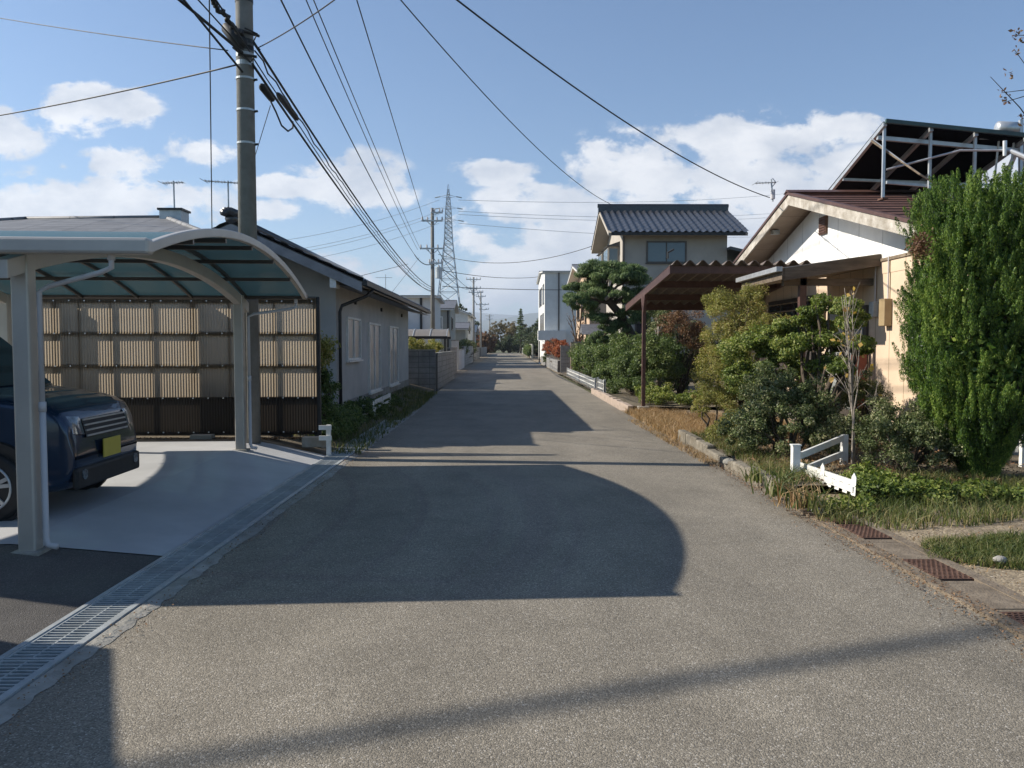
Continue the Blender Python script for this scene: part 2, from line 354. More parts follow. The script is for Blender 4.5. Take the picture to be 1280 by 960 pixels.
class MB:
    def __init__(s): s.v = []; s.f = []
    def add(s, vs, fs):
        o = len(s.v); s.v += [tuple(p) for p in vs]; s.f += [tuple(i + o for i in f) for f in fs]; return s
    def box(s, x0, x1, y0, y1, z0, z1):
        return s.add([(x0, y0, z0), (x1, y0, z0), (x1, y1, z0), (x0, y1, z0), (x0, y0, z1), (x1, y0, z1), (x1, y1, z1), (x0, y1, z1)],
                     [(0, 3, 2, 1), (4, 5, 6, 7), (0, 1, 5, 4), (1, 2, 6, 5), (2, 3, 7, 6), (3, 0, 4, 7)])
    def beam(s, p, q, w, h, up=(0, 0, 1)):
        p = Vector(p); q = Vector(q); d = (q - p).normalized(); up = Vector(up)
        if abs(d.dot(up)) > .98: up = Vector((0, 1, 0))
        a = d.cross(up).normalized(); b = a.cross(d).normalized()
        vs = []
        for c in (p, q):
            for (i, j) in ((-1, -1), (1, -1), (1, 1), (-1, 1)):
                vs.append(c + a * (i * w / 2) + b * (j * h / 2))
        return s.add(vs, [(0, 1, 2, 3), (7, 6, 5, 4), (0, 4, 5, 1), (1, 5, 6, 2), (2, 6, 7, 3), (3, 7, 4, 0)])
    def tube(s, pts, r, n=8, cap=True):
        pts = [Vector(p) for p in pts]; m = len(pts)
        rs = r if isinstance(r, (list, tuple)) else [r] * m
        vs = []; fs = []; prev = None
        for i, p in enumerate(pts):
            d = (pts[min(i + 1, m - 1)] - pts[max(i - 1, 0)]).normalized()
            if prev is None:
                a = d.cross(Vector((0, 0, 1)))
                if a.length < .05: a = d.cross(Vector((0, 1, 0)))
                a.normalize()
            else:
                a = (prev - d * prev.dot(d)).normalized()
            prev = a; b = d.cross(a)
            for k in range(n):
                t = 2 * math.pi * k / n
                vs.append(p + (a * math.cos(t) + b * math.sin(t)) * rs[i])
        for i in range(m - 1):
            for k in range(n):
                k2 = (k + 1) % n
                fs.append((i * n + k, i * n + k2, (i + 1) * n + k2, (i + 1) * n + k))
        if cap:
            fs.append(tuple(range(n - 1, -1, -1))); fs.append(tuple((m - 1) * n + k for k in range(n)))
        return s.add(vs, fs)
    def prism(s, poly, ext):
        n = len(poly); e = Vector(ext); a = [Vector(p) for p in poly]
        return s.add(a + [p + e for p in a], [tuple(range(n)), tuple(range(2 * n - 1, n - 1, -1))] +
                     [(i, i + n, (i + 1) % n + n, (i + 1) % n) for i in range(n)])
    def quad(s, *p):
        return s.add(p, [tuple(range(len(p)))])
    def slab(s, a, b, c, d, t):
        """quad a b c d given thickness t downwards along its normal"""
        a, b, c, d = map(Vector, (a, b, c, d)); n = (b - a).cross(d - a).normalized()
        if n.z < 0: n = -n
        e = -n * t
        return s.prism([a, b, c, d], e)
    def grid(s, fn, nu, nv):
        vs = [fn(i / nu, j / nv) for j in range(nv + 1) for i in range(nu + 1)]
        fs = [(j * (nu + 1) + i, j * (nu + 1) + i + 1, (j + 1) * (nu + 1) + i + 1, (j + 1) * (nu + 1) + i) for j in range(nv) for i in range(nu)]
        return s.add(vs, fs)
    def build(s, name, mat, parent=None, smooth=False, bevel=0, fix=True):
        me = bpy.data.meshes.new(name)
        off = BASE.get(parent.name, Vector((0, 0, 0))) if parent else Vector((0, 0, 0))
        me.from_pydata([(p[0] - off[0], p[1] - off[1], p[2] - off[2]) for p in s.v], [], s.f)
        if fix:
            import bmesh
            bm = bmesh.new(); bm.from_mesh(me); bmesh.ops.recalc_face_normals(bm, faces=bm.faces); bm.to_mesh(me); bm.free()
        me.materials.append(mat)
        if smooth:
            me.polygons.foreach_set('use_smooth', [True] * len(me.polygons))
        o = bpy.data.objects.new(name, me); col.objects.link(o)
        if parent:
            o.parent = parent; BASE[o.name] = off
        if smooth == 'auto':
            md = o.modifiers.new('edges', 'EDGE_SPLIT'); md.split_angle = R(40)
        if bevel:
            md = o.modifiers.new('bevel', 'BEVEL'); md.width = bevel; md.segments = 2; md.limit_method = 'ANGLE'; md.angle_limit = R(50)
        return o

def tag(o, label=None, cat=None, group=None, kind=None):
    if label: o['label'] = label
    if cat: o['category'] = cat
    if group: o['group'] = group
    if kind: o['kind'] = kind
    return o

def thing(name, label, cat, loc, group=None, rz=0):
    """Empty at the thing's base; parts built in world places are re-based to it"""
    o = bpy.data.objects.new(name, None); col.objects.link(o)
    o.empty_display_size = .2
    o.location = loc; o.rotation_euler = (0, 0, rz)
    BASE[o.name] = Vector(loc) if rz == 0 else Vector((0, 0, 0))
    return tag(o, label, cat, group)

def struct(mb, name, mat, **k):
    o = mb.build(name, mat, **k); o['kind'] = 'structure'; return o

def mesh_np(name, V, F4, mat, parent=None):
    """quads from arrays"""
    off = BASE.get(parent.name, Vector((0, 0, 0))) if parent else Vector((0, 0, 0))
    V = V - np.array(off[:])
    me = bpy.data.meshes.new(name)
    me.vertices.add(len(V)); me.vertices.foreach_set('co', V.astype(np.float32).ravel())
    k = F4.shape[1]
    me.loops.add(F4.size); me.loops.foreach_set('vertex_index', F4.astype(np.int32).ravel())
    me.polygons.add(len(F4)); me.polygons.foreach_set('loop_start', np.arange(0, F4.size, k, dtype=np.int32))
    me.update(calc_edges=True); me.validate()
    me.materials.append(mat)
    o = bpy.data.objects.new(name, me); col.objects.link(o)
    if parent: o.parent = parent; BASE[o.name] = off
    return o

def unit(a): return a / np.maximum(np.linalg.norm(a, axis=1, keepdims=True), 1e-9)

def leaves(name, pts, nrm, size, mat, parent=None, aspect=.55, along=None, jitter=.8, fold=True):
    """one small pointed leaf at each point"""
    n = len(pts)
    N_ = unit(nrm + rng.normal(0, jitter, (n, 3)))
    T = rng.normal(0, 1, (n, 3)) if along is None else along + rng.normal(0, .35, (n, 3))
    T = unit(T - N_ * np.sum(T * N_, axis=1, keepdims=True))
    B = np.cross(N_, T)
    s = (size * rng.uniform(.6, 1.3, n))[:, None]
    a = pts - T * s * .5; c = pts + T * s * .5
    b = pts + B * s * aspect * .5 + N_ * s * .08; d = pts - B * s * aspect * .5 + N_ * s * .08
    V = np.stack([a, b, c, d], 1).reshape(-1, 3)
    F = np.arange(4 * n).reshape(-1, 4)
    return mesh_np(name, V, F, mat, parent)

def clump_points(blobs, n, clump=.22, nclump=60, fill=.25, squash=.8, low=-.7, seed=1):
    """leaf places gathered in clumps that sit on and in uneven ellipsoids"""
    r = np.random.default_rng(seed)
    vol = np.array([b[3] * b[4] * b[5] for b in blobs]) ** (2 / 3); vol = vol / vol.sum()
    pts = []; nr = []
    for b, w in zip(blobs, vol):
        c = np.array(b[:3]); rad = np.array(b[3:6])
        k = max(4, int(nclump * w)); m = max(10, int(n * w))
        d = unit(r.normal(0, 1, (k, 3))); d[:, 2] = np.where(d[:, 2] < low, -d[:, 2] * .6, d[:, 2])
        rr = r.uniform(.62, 1.03, k)[:, None]
        inner = r.random(k) < fill
        rr[inner] *= .6
        cc = c + d * rad * rr
        cs = clump * r.uniform(.55, 1.35, k)
        idx = r.integers(0, k, m)
        off = r.normal(0, 1, (m, 3)); off = unit(off) * (r.random(m) ** .45)[:, None]
        off[:, 2] *= squash
        p = cc[idx] + off * cs[idx][:, None]
        pts.append(p); nr.append(unit((p - c) / rad + off * 1.0 + np.array([0, 0, .35])))
    return np.vstack(pts), np.vstack(nr)

def limbs(mb, base, tips, r0, wob=.12, seed=3):
    rr = random.Random(seed)
    for t in tips:
        t = Vector(t); b = Vector(base); n = 5; pts = []
        for i in range(n + 1):
            u = i / n; p = b.lerp(t, u)
            if 0 < i < n: p += Vector((rr.uniform(-1, 1), rr.uniform(-1, 1), rr.uniform(-.4, .4))) * wob * (t - b).length * .5
            pts.append(p)
        mb.tube(pts, [r0 * (1 - .78 * i / n) for i in range(n + 1)], 6)
    return mb

def blades(name, pts, h, w, mat, parent=None, lean=.5):
    n = len(pts); a = rng.uniform(0, 2 * np.pi, n)
    hd = np.stack([np.cos(a), np.sin(a), np.zeros(n)], 1)
    ln = rng.uniform(0, lean, n)[:, None]; b = rng.uniform(0, 2 * np.pi, n)
    ld = np.stack([np.cos(b), np.sin(b), np.zeros(n)], 1) * ln
    hh = (h * rng.uniform(.4, 1.25, n))[:, None]
    up = np.array([[0, 0, 1.0]])
    p0 = pts - hd * w / 2; p1 = pts + hd * w / 2
    p2 = pts + hd * w * .3 + (up + ld * .5) * hh * .55; p3 = pts - hd * w * .3 + (up + ld * .5) * hh * .55
    p4 = pts + (up * .9 + ld * 1.3) * hh
    V = np.stack([p0, p1, p2, p3, p4, p4 + hd * w * .06], 1).reshape(-1, 3)
    o = np.arange(n)[:, None] * 6
    F = np.vstack([o + np.array([[0, 1, 2, 3]]), o + np.array([[3, 2, 5, 4]])])
    return mesh_np(name, V, F, mat, parent)

def scatter(poly, n, z=0.0, clump=0, seed=2):
    """random points in a plan polygon, optionally gathered in tufts"""
    r = np.random.default_rng(seed); poly = np.array([p[:2] for p in poly])
    lo = poly.min(0); hi = poly.max(0); outp = []
    got = 0
    def inside(q):
        x, y = q[:, 0], q[:, 1]; c = np.zeros(len(q), bool); j = len(poly) - 1
        for i in range(len(poly)):
            xi, yi = poly[i]; xj, yj = poly[j]
            c ^= ((yi > y) != (yj > y)) & (x < (xj - xi) * (y - yi) / (yj - yi + 1e-12) + xi); j = i
        return c
    while got < n:
        if clump:
            k = max(1, n // clump); cc = r.uniform(lo, hi, (k, 2)); q = (cc[:, None, :] + r.normal(0, .05, (k, clump, 2))).reshape(-1, 2)
        else: q = r.uniform(lo, hi, (n * 2, 2))
        q = q[inside(q)]; outp.append(q); got += len(q)
        if len(q) == 0: break
    q = np.vstack(outp)[:n]
    zz = z(q) if callable(z) else np.full(len(q), z)
    return np.column_stack([q, zz])

# ================================================================== THE SETTING
# ground sheet to the horizon
struct(MB().quad((-9000, -200, -.06), (9000, -200, -.06), (9000, 12000, -.06), (-9000, 12000, -.06)), 'ground', M['ground'], fix=False)

def sheet(name, pts, z, mat, n=1):
    m = MB(); m.quad(*[(p[0], p[1], z) for p in pts]); return struct(m, name, mat, fix=False)

RL, RR = -2.19, 2.82           # edges of the asphalt near the camera
road = MB()
stations = [(-12, RL, RR), (12, RL, RR), (20, -2.2, 2.84), (30, -2.4, 2.88), (45, -2.75, 2.9), (80, -3.2, 2.9), (170, -3.6, 2.9)]
for (y0, a0, b0), (y1, a1, b1) in zip(stations, stations[1:]):
    road.quad((a0, y0, 0), (b0, y0, 0), (b1, y1, 0), (a1, y1, 0))
struct(road, 'road', M['asphalt'], fix=False)
sheet('cross_road', [(-60, 168), (60, 168), (60, 174), (-60, 174)], .004, M['asphalt'])

def HL(x, y):
    """the left lot climbs a little from the drain"""
    t = min(1, max(0, (-2.57 - x) / 1.0)); return .004 + t * (.15 + .012 * (min(y, 13) - 5))

ROT = R(3.3)
def cl(x, y):                                  # carport frame -> world plan
    return (-2.43 + x * math.cos(ROT) - y * math.sin(ROT), 5.49 + x * math.sin(ROT) + y * math.cos(ROT))

def lot(name, x0, x1, fy0, fy1, mat, lift=0, nx=14, ny=6):
    m = MB()
    xs = [x0 + (x1 - x0) * (i / nx) for i in range(nx + 1)]
    vs = []; 
    for j in range(ny + 1):
        for x in xs:
            a, b = fy0(x), fy1(x); y = a + (b - a) * j / ny
            vs.append((x, y, HL(x, y) + lift))
    fs = [(j * (nx + 1) + i, j * (nx + 1) + i + 1, (j + 1) * (nx + 1) + i + 1, (j + 1) * (nx + 1) + i) for j in range(ny) for i in range(nx)]
    m.add(vs, fs); return struct(m, name, mat, fix=False)
tr = math.tan(ROT)
near_edge = lambda x: 6.02 + (x + 2.57) * tr * 4.2 if x > -3.6 else 6.02 - 1.03 * tr * 4.2 + (x + 3.6) * tr
far_edge = lambda x: 11.55 + (x + 2.57) * tr
lot('driveway', -2.575, -3.6, near_edge, far_edge, M['slab'], 0, nx=4)
lot('driveway', -3.6, -10, near_edge, far_edge, M['slab'], 0, nx=4)
lot('parking_lot', -2.575, -3.6, lambda x: -8, near_edge, M['asphalt_new'], -.006, nx=4)
lot('parking_lot', -3.6, -14, lambda x: -8, near_edge, M['asphalt_new'], -.006, nx=4)
lot('garden_soil', -2.575, -3.6, far_edge, lambda x: 30, M['soil'], -.004, nx=4)
lot('garden_soil', -3.6, -14, far_edge, lambda x: 30, M['soil'], -.004, nx=4)

# rough concrete strip between the drain and the road, broken along its edge
m = MB(); r = random.Random(4)
from mathutils import noise as mn
ys = [-6 + i * .04 for i in range(int(26 / .04))]
vs = []
for y in ys:
    j = .022 * mn.noise(Vector((y * 1.7, 0, 0))) + .014 * mn.noise(Vector((y * 9, 2, 0)))
    vs += [(-2.245, y, .006), (-2.225, y, .014), (-2.185 + j, y, .013), (-2.135 + j * 2.2, y, .003)]
fs = [(4 * i + k, 4 * i + k + 1, 4 * i + k + 5, 4 * i + k + 4) for i in range(len(ys) - 1) for k in range(3)]
m.add(vs, fs); struct(m, 'kerb', M['concrete'], fix=False)

# right: concrete gutter edge, yard and raised garden
M['plate_conc'] = pmat('gutter_lid_concrete', (.23, .185, .135), (.14, .11, .08), 9, .9, bump=.5, bscale=60, dirt=.4)
gut = MB()
gut.box(2.82, 2.93, -6, 8.6, -.05, .022); gut.box(3.17, 3.26, -6, 8.6, -.05, .028)
struct(gut, 'gutter', M['plate_conc'])
struct(MB().quad((2.93, -6, -.045), (3.17, -6, -.045), (3.17, 8.6, -.045), (2.93, 8.6, -.045)), 'gutter_bed', M['soil'], fix=False)
def bumpy(name, x0, x1, y0, y1, zf, mat, nx, ny):
    m = MB(); m.grid(lambda u, v: (x0 + (x1 - x0) * u, y0 + (y1 - y0) * v, zf(x0 + (x1 - x0) * u, y0 + (y1 - y0) * v)), nx, ny)
    return struct(m, name, mat, fix=False)
from mathutils import noise as mn
nz = lambda x, y, s=1.0: mn.noise(Vector((x * s, y * s, .3)))
def yard_z(x, y): return .01 + .012 * nz(x, y, 2.5) + min(.06, max(0, x - 3.26) * .03)
bumpy('yard', 3.255, 16, -6, 8.45, yard_z, M['gravel'], 60, 70)
def garden_z(x, y):
    return .10 + .05 * nz(x, y, 1.4) + .02 * nz(x, y, 5)
bumpy('garden_bed', 3.02, 12, 8.45, 13.4, garden_z, M['soil'], 60, 36)
bumpy('entry_ground', 2.80, 14, 13.4, 19.5, lambda x, y: .015 + .02 * nz(x, y, 2), M['gravel'], 50, 30)
bumpy('garden_ground', 2.9, 16, 19.5, 44, lambda x, y: .10 + .06 * nz(x, y, 1), M['soil'], 40, 60)
bumpy('left_verge', -14, -2.42, 30, 168, lambda x, y: .03 if x < -4 else .01, M['gravel'], 6, 30)
bumpy('right_verge', 2.9, 14, 44, 168, lambda x, y: .03, M['gravel'], 6, 30)

# hills on the horizon
m = MB()
for k, (dist, hh, ph) in enumerate([(5200, 235, .3), (7600, 330, 2.1)]):
    n = 90
    top = []
    for i in range(n + 1):
        x = -7000 + 14000 * i / n
        h = hh * (.72 + .22 * math.sin(x * .0011 + ph) + .16 * mn.noise(Vector((x * .0016, ph, 0))) + .06 * mn.noise(Vector((x * .006, ph, 2))))
        top.append((x, h))
    vs = []; 
    for x, h in top: vs += [(x, dist - 1500, -5), (x + 60 * mn.noise(Vector((x * .004, 3, ph))), dist - 600, h * .62), (x, dist, h), (x, dist + 1500, -5)]
    m.add(vs, [(4 * i + q, 4 * i + 4 + q, 4 * i + 5 + q, 4 * i + 1 + q) for i in range(n) for q in range(3)])
struct(m, 'hills', pmat('far_hill_forest', (.05, .075, .05), (.07, .09, .05), .002, .95), smooth=True)

# ------------------------------------------------------------------ the steel drain along the lot
dr = thing('drain_grate', 'long galvanised steel slot grate running between the driveway and the road', 'drain', (-2.41, 0, 0))
m = MB(); m.box(-2.575, -2.545, -6, 17, -.03, .022); m.box(-2.275, -2.245, -6, 17, -.03, .020); m.build('frame', M['galv'], dr)
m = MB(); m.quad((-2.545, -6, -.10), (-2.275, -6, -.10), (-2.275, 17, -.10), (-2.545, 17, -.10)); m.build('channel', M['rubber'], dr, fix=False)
y = -3.0
while y < 16.5:
    m = MB()
    L1 = .985
    m.box(-2.543, -2.528, y, y + L1, -.03, .016); m.box(-2.292, -2.277, y, y + L1, -.03, .016); m.box(-2.4145, -2.4055, y, y + L1, -.028, .012)
    k = y + .012
    while k < y + L1:
        m.box(-2.528, -2.292, k, k + (.011 if k > 2 else .011), -.02, .014); k += .040
    m.box(-2.528, -2.292, y, y + .010, -.03, .0155); m.box(-2.528, -2.292, y + L1 - .010, y + L1, -.03, .0155)
    m.build('grate_panel', M['galv'], dr)
    y += 1.0

# ------------------------------------------------------------------ rusty plates over the right gutter
plate0 = None
ks = 0
y = .35
rr = random.Random(9)
where = ['nearest the camera', 'second from the camera', 'third from the camera', 'fourth from the camera', 'fifth from the camera', 'sixth from the camera', 'seventh from the camera']
def plate_mb(bumps=True):
    m = MB(); m.box(2.925, 3.175, 0, .50, -.004, .024)
    if bumps:
        for i in range(7):
            for j in range(14):
                cx = 2.945 + i * .035 + (.017 if j % 2 else 0); cy = .02 + j * .0345
                if cx > 3.16: continue
                m.box(cx - .009, cx + .009, cy - .005, cy + .005, .024, .029)
    return m
kinds = ['rust', 'rust', 'rust', 'plate_conc', 'rust', 'plate_conc', 'rust', 'rust']
yy = [3.05, 3.60, 4.15, 4.72, 5.30, 5.86, 6.46, 7.02]
wh = ['just outside the near end of the gutter row', 'first', 'second', 'third', 'fourth', 'fifth', 'sixth', 'seventh']
meshes = {}
for i, (y, kd) in enumerate(zip(yy, kinds)):
    if kd not in meshes:
        o = plate_mb(kd == 'rust').build('gutter_cover', M[kd]); meshes[kd] = o
    else:
        o = meshes[kd].copy(); col.objects.link(o)
    o.location = (rr.uniform(-.004, .004), y, rr.uniform(-.002, .003)); o.rotation_euler = (0, 0, R(rr.uniform(-.8, .8)))
    what = 'rusty brown checkered steel gutter cover' if kd == 'rust' else 'grey brown concrete gutter lid'
    pos = ['nearest the camera on the right edge of the road', 'second from the camera', 'third from the camera', 'fourth from the camera, after three rusty ones',
           'between the two concrete lids, fifth from the camera', 'sixth from the camera, between rusty covers', 'seventh from the camera', 'farthest in the row, beside the garden kerb'][i]
    tag(o, what + ', ' + pos, 'gutter cover', 'covers over the roadside gutter')
    # concrete rib between lids
rb = MB()
for i in range(len(yy) - 1):
    rb.box(2.93, 3.17, yy[i] + .505, yy[i + 1] - .005, -.045, .016)
rb.box(2.93, 3.17, -6, 3.04, -.045, .016); rb.box(2.93, 3.17, 7.53, 8.6, -.045, .02)
struct(rb, 'gutter_rib', M['plate_conc'])

# low garden kerb of old concrete blocks
gk = thing('garden_kerb', 'low crumbling pale concrete kerb along the shrub garden on the right', 'kerb', (3.0, 10, 0))
M['kerb_dirty'] = pmat('dirty_kerb', (.27, .24, .19), (.14, .12, .09), 9, .95, bump=.9, bscale=40, dirt=.6)
y = 8.35; k = 0; r = random.Random(8)
while y < 13.3:
    l = r.uniform(.55, .8); h = .13 + (.05 if y > 11 else 0) + r.uniform(-.03, .02)
    m = MB(); m.box(2.90 + r.uniform(-.012, .012), 3.03, y, y + l - .015, -.05, h); kb_ = m.build('kerb_block', M['kerb_dirty'], gk, bevel=.022); kb_.rotation_euler = (R(r.uniform(-.3, .3)), R(r.uniform(-1, 1)), 0)
    y += l
y = 13.3
gk2 = thing('garden_kerb', 'pinkish low block edging beyond the brown carport post beside the road', 'kerb', (2.95, 22, 0))
y = 18.9
while y < 27:
    l = .39; m = MB(); m.box(2.90, 3.03, y, y + l - .02, -.05, .17 + r.uniform(-.015, .015)); m.build('kerb_block', pmat('pink_kerb', (.42, .33, .27), (.30, .24, .19), 8, .9) if y < 19 else bpy.data.materials['pink_kerb'], gk2, bevel=.01)
    y += l

# ================================================================== LEFT: THE ARCHED CARPORT
cp = thing('carport', 'arched double carport with champagne frame and bluish translucent roof beside the road', 'carport', (-2.43, 5.49, 0), rz=ROT)
SP = 5.54; RISE = .39; ZE = 2.29
def az(y): return ZE + RISE * (1 - ((y - SP / 2) / (SP / 2)) ** 2)
XL = -4.75
def arch(m, x, w, h, dz=0, y0=0, y1=SP, n=28, skew=0):
    pts = [(y0 + (y1 - y0) * i / n) for i in range(n + 1)]
    vs = []
    for y in pts:
        z = az(y) + dz
        x_ = x + skew * y / SP
        vs += [(x_ - w / 2, y, z - h), (x_ + w / 2, y, z - h), (x_ + w / 2, y, z), (x_ - w / 2, y, z)]
    fs = [(4 * i + a, 4 * i + (a + 1) % 4, 4 * i + 4 + (a + 1) % 4, 4 * i + 4 + a) for i in range(n) for a in range(4)] + [(3, 2, 1, 0), (4 * n, 4 * n + 1, 4 * n + 2, 4 * n + 3)]
    m.add(vs, fs); return m
m = MB(); m.grid(lambda u, v: (XL + (0 - XL) * u, SP * v, az(SP * v) - .022), 1, 28); m.build('roof_sheet', M['pcb_teal'], cp, smooth=True, fix=False)
arch(MB(), 0, .055, .075, .012).build('edge_trim', M['alu'], cp, smooth=False, bevel=.008)
arch(MB(), XL, .055, .075, .012).build('edge_trim', M['alu'], cp)
x = -.78
while x > XL + .2:
    if abs(x + 1.12) > .3 and abs(x + 3.95) > .3: arch(MB(), x, .03, .04, -.024).build('roof_rib', M['alu_dark'], cp)
    x -= .72
for yq in (.95, 1.85, 2.77, 3.7, 4.6):
    m = MB(); z = az(yq) - .066; m.box(XL, 0, yq - .02, yq + .02, z - .04, z); m.build('purlin', M['alu_dark'], cp)
POSTX = (-.97, -3.95)
SKEW = .17
for px_ in POSTX:
    arch(MB(), px_, .10, .13, -.11, skew=SKEW).build('beam', M['alu'], cp, bevel=.006)
# gutters
m = MB(); m.box(XL - .03, .03, -.07, .035, ZE - .075, ZE + .035); m.build('gutter', M['alu'], cp, bevel=.02)
m = MB(); m.box(XL - .03, .03, SP - .035, SP + .06, ZE - .06, ZE + .03); m.build('gutter', M['alu_dark'], cp, bevel=.02)
for px0_ in POSTX:
    for yy_, w in ((.27, .15), (SP - .30, .15)):
        px_ = px0_ + SKEW * yy_ / SP
        wx, wy = cl(px_, yy_)
        zb = HL(wx, wy) - .05
        m = MB(); m.box(px_ - .06, px_ + .06, yy_ - .06, yy_ + .06, zb, az(yy_) - .10); m.build('post', M['alu'], cp, bevel=.012)
        m = MB(); m.box(px_ - .10, px_ + .10, yy_ - .10, yy_ + .10, zb, zb + .056); m.build('post_foot', M['concrete'], cp, bevel=.01)
# rain pipes with slanted heads
def rain_pipe(px_, yy_, x_head, y_head):
    wx, wy = cl(px_ + .115, yy_); zb = HL(wx, wy)
    m = MB(); x = px_ + .115
    m.tube([(x_head, y_head, ZE - .05), (x_head, y_head, ZE - .16), (x_head - .08, y_head + .02, ZE - .19), (x + .07, yy_, ZE - .27), (x, yy_, ZE - .31), (x, yy_, 1.15)], .019, 10)
    m.tube([(x, yy_, 1.16), (x, yy_, zb + .10), (x + .02, yy_ - .01, zb + .05), (x + .09, yy_ - .03, zb + .045)], .022, 10)
    m.tube([(x, yy_, 1.20), (x, yy_, 1.13)], .026, 10)
    m.tube([(x_head, y_head, ZE - .03), (x_head, y_head, ZE - .11)], .026, 10)
    m.build('rain_pipe', M['pvc'], cp, smooth=True)
rain_pipe(POSTX[0], .27, POSTX[0] + .72, .02)
rain_pipe(POSTX[0] + SKEW, SP - .30, POSTX[0] + .85, SP)

# ------------------------------------------------------------------ corrugated translucent fence behind the carport
FR = P(397, 548, 12.0)
fx, fy = FR.x, FR.y
fe = thing('corrugated_fence', 'tall brown translucent corrugated sheet fence with dark rails behind the carport', 'fence', (fx, fy, .2), rz=R(2.6))
LEN = 7.6; Z0 = .27 - .2; Z1 = 2.31 - .2
N_ = int(LEN / .032) * 4
rows = [(Z0, .62), (.62, 1.12), (1.12, 1.60), (1.60, Z1)]
for k, (a, b) in enumerate([(0, 1.93), (1.93, 4.2), (4.2, LEN)]):
    n = int((b - a) / .04) * 8
    m = MB(); m.grid(lambda u, v: (-(a + (b - a) * u), .0017 * math.sin((a + (b - a) * u) / .04 * 2 * math.pi), .63 + (Z1 - .63) * v), n, 1)
    m.build('corrugated_sheet', M['pcb_brown'], fe, smooth=True, fix=False)
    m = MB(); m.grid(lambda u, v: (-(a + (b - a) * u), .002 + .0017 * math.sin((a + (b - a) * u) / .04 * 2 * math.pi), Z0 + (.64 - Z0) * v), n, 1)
    m.build('shaded_lower_sheet', M['pcb_brown_shaded'], fe, smooth=True, fix=False)  # lower band of the same fence, shade put into its colour
for z in (.11, .62, 1.10, 1.58, 2.06):
    m = MB(); m.box(-LEN, 0, .008, .020, z - .030, z + .030); m.build('rail', M['dark_metal'], fe)
for x in (0, 1.80, 3.80, 5.8, 7.5):
    m = MB(); m.box(-x - .05, -x + .045, .021, .09, -.3, Z1 + .02); m.build('fence_post', M['dark_metal'], fe)
m = MB()
for x in (.62, 1.28, 2.42, 3.0, 3.45, 4.4, 5.0): m.box(-x - .015, -x + .015, .008, .018, .1, Z1)
m.build('batten', M['dark_metal'], fe)
m = MB()
for z in (.11, .62, 1.10, 1.58, 2.06):
    x = .06
    while x < LEN:
        m.tube([(-x, -.013, z), (-x, -.019, z)], .011, 6); x += .22
m.build('screw_cap', M['white'], fe)
m = MB(); m.box(-LEN, 0, -.02, .03, Z1 - .005, Z1 + .02); m.build('top_trim', M['alu_dark'], fe)
# low block wall behind the sheets, its dark colour stands in for shade
bw = thing('block_wall', 'low block wall coloured dark as shade, seen through the bottom of the brown corrugated fence', 'wall', (-6, 12.35, 0))
m = MB(); m.box(-11, -3.3, 12.3, 12.42, -.1, .98); m.build('wall', pmat('shaded_block', (.07, .065, .06), (.05, .048, .045), 5, .9), bw)
m = MB(); m.box(-11, -3.3, 12.28, 12.44, .98, 1.02); m.build('coping', M['dark_metal'], bw)

# ------------------------------------------------------------------ grey house left with its slate roofed wing
hs = thing('grey_house', 'single storey grey rendered house with dark tiled gable beside the road', 'house', (-5.3, 20, 0))
WX, WY0, WY1 = -3.42, 16.2, 28.2
ev = P(453, 352, 15.5); rg = P(290, 279, 15.5)
RX, RZ = rg.x, rg.z; EX, EZ = ev.x, ev.z
sl = (RZ - EZ) / (EX - RX)
m = MB()
top = lambda x: RZ - abs(x - RX) * sl - .16
LWX = 2 * RX - WX
m.prism([(LWX, WY0, 0), (WX, WY0, 0), (WX, WY0, top(WX)), (RX, WY0, top(RX)), (LWX, WY0, top(LWX))], (0, WY1 - WY0, 0))
wall_ = m.build('wall', M['grey_wall'], hs)
m = MB(); m.box(LWX - .02, WX + .02, WY0 - .02, WY1 + .02, -.1, .42); m.build('foundation', M['concrete'], hs)
# roof: two tiled slopes with rolls, thickness and verge boards
Y0R, Y1R = 15.45, 29.2
def roll_slope(xa, za, xb, zb, y0, y1, pitch, amp, rows_, name, mat, parent, th=.06):
    """tiles on the slope from ridge (xa,za) to eave (xb,zb); rolls run down the slope"""
    n = int(abs(y1 - y0) / pitch) * 6; m = MB(); L_ = math.hypot(xb - xa, zb - za)
    nx, nz_ = (-(zb - za) / L_, (xb - xa) / L_)
    if nz_ < 0: nx, nz_ = -nx, -nz_
    def fn(u, v):
        s = v * rows_; fr = s - math.floor(min(s, rows_ - 1e-6)) if v < 1 else 1
        y = y0 + (y1 - y0) * u; b = amp * (.5 + .5 * math.cos(2 * math.pi * (y - y0) / pitch)) ** 1.5 + .022 * fr
        return (xa + (xb - xa) * v + nx * b, y, za + (zb - za) * v + nz_ * b)
    m.grid(fn, n, rows_ * 4)
    o = m.build(name, mat, parent, smooth=True, fix=False)
    return o
MB().slab((RX, Y0R, RZ), (EX, Y0R, EZ), (EX - .05, Y1R, EZ), (RX, Y1R, RZ), .10).build('roof_deck', M['alu_dark'], hs)
MB().slab((RX, Y0R, RZ), (2 * RX - EX, Y0R, EZ), (2 * RX - EX, Y1R, EZ), (RX, Y1R, RZ), .10).build('roof_deck', M['alu_dark'], hs)
roll_slope(RX, RZ + .01, EX, EZ + .01, Y0R, Y1R, .27, .045, 9, 'roof', M['tile'], hs)
roll_slope(RX, RZ + .01, 2 * RX - EX, EZ + .01, Y0R, Y1R, .27, .045, 9, 'roof', M['tile'], hs)
m = MB(); m.tube([(RX, Y0R - .03, RZ + .08), (RX, Y1R + .03, RZ + .08)], .11, 10); m.build('ridge', M['tile'], hs, smooth=True)
m = MB()
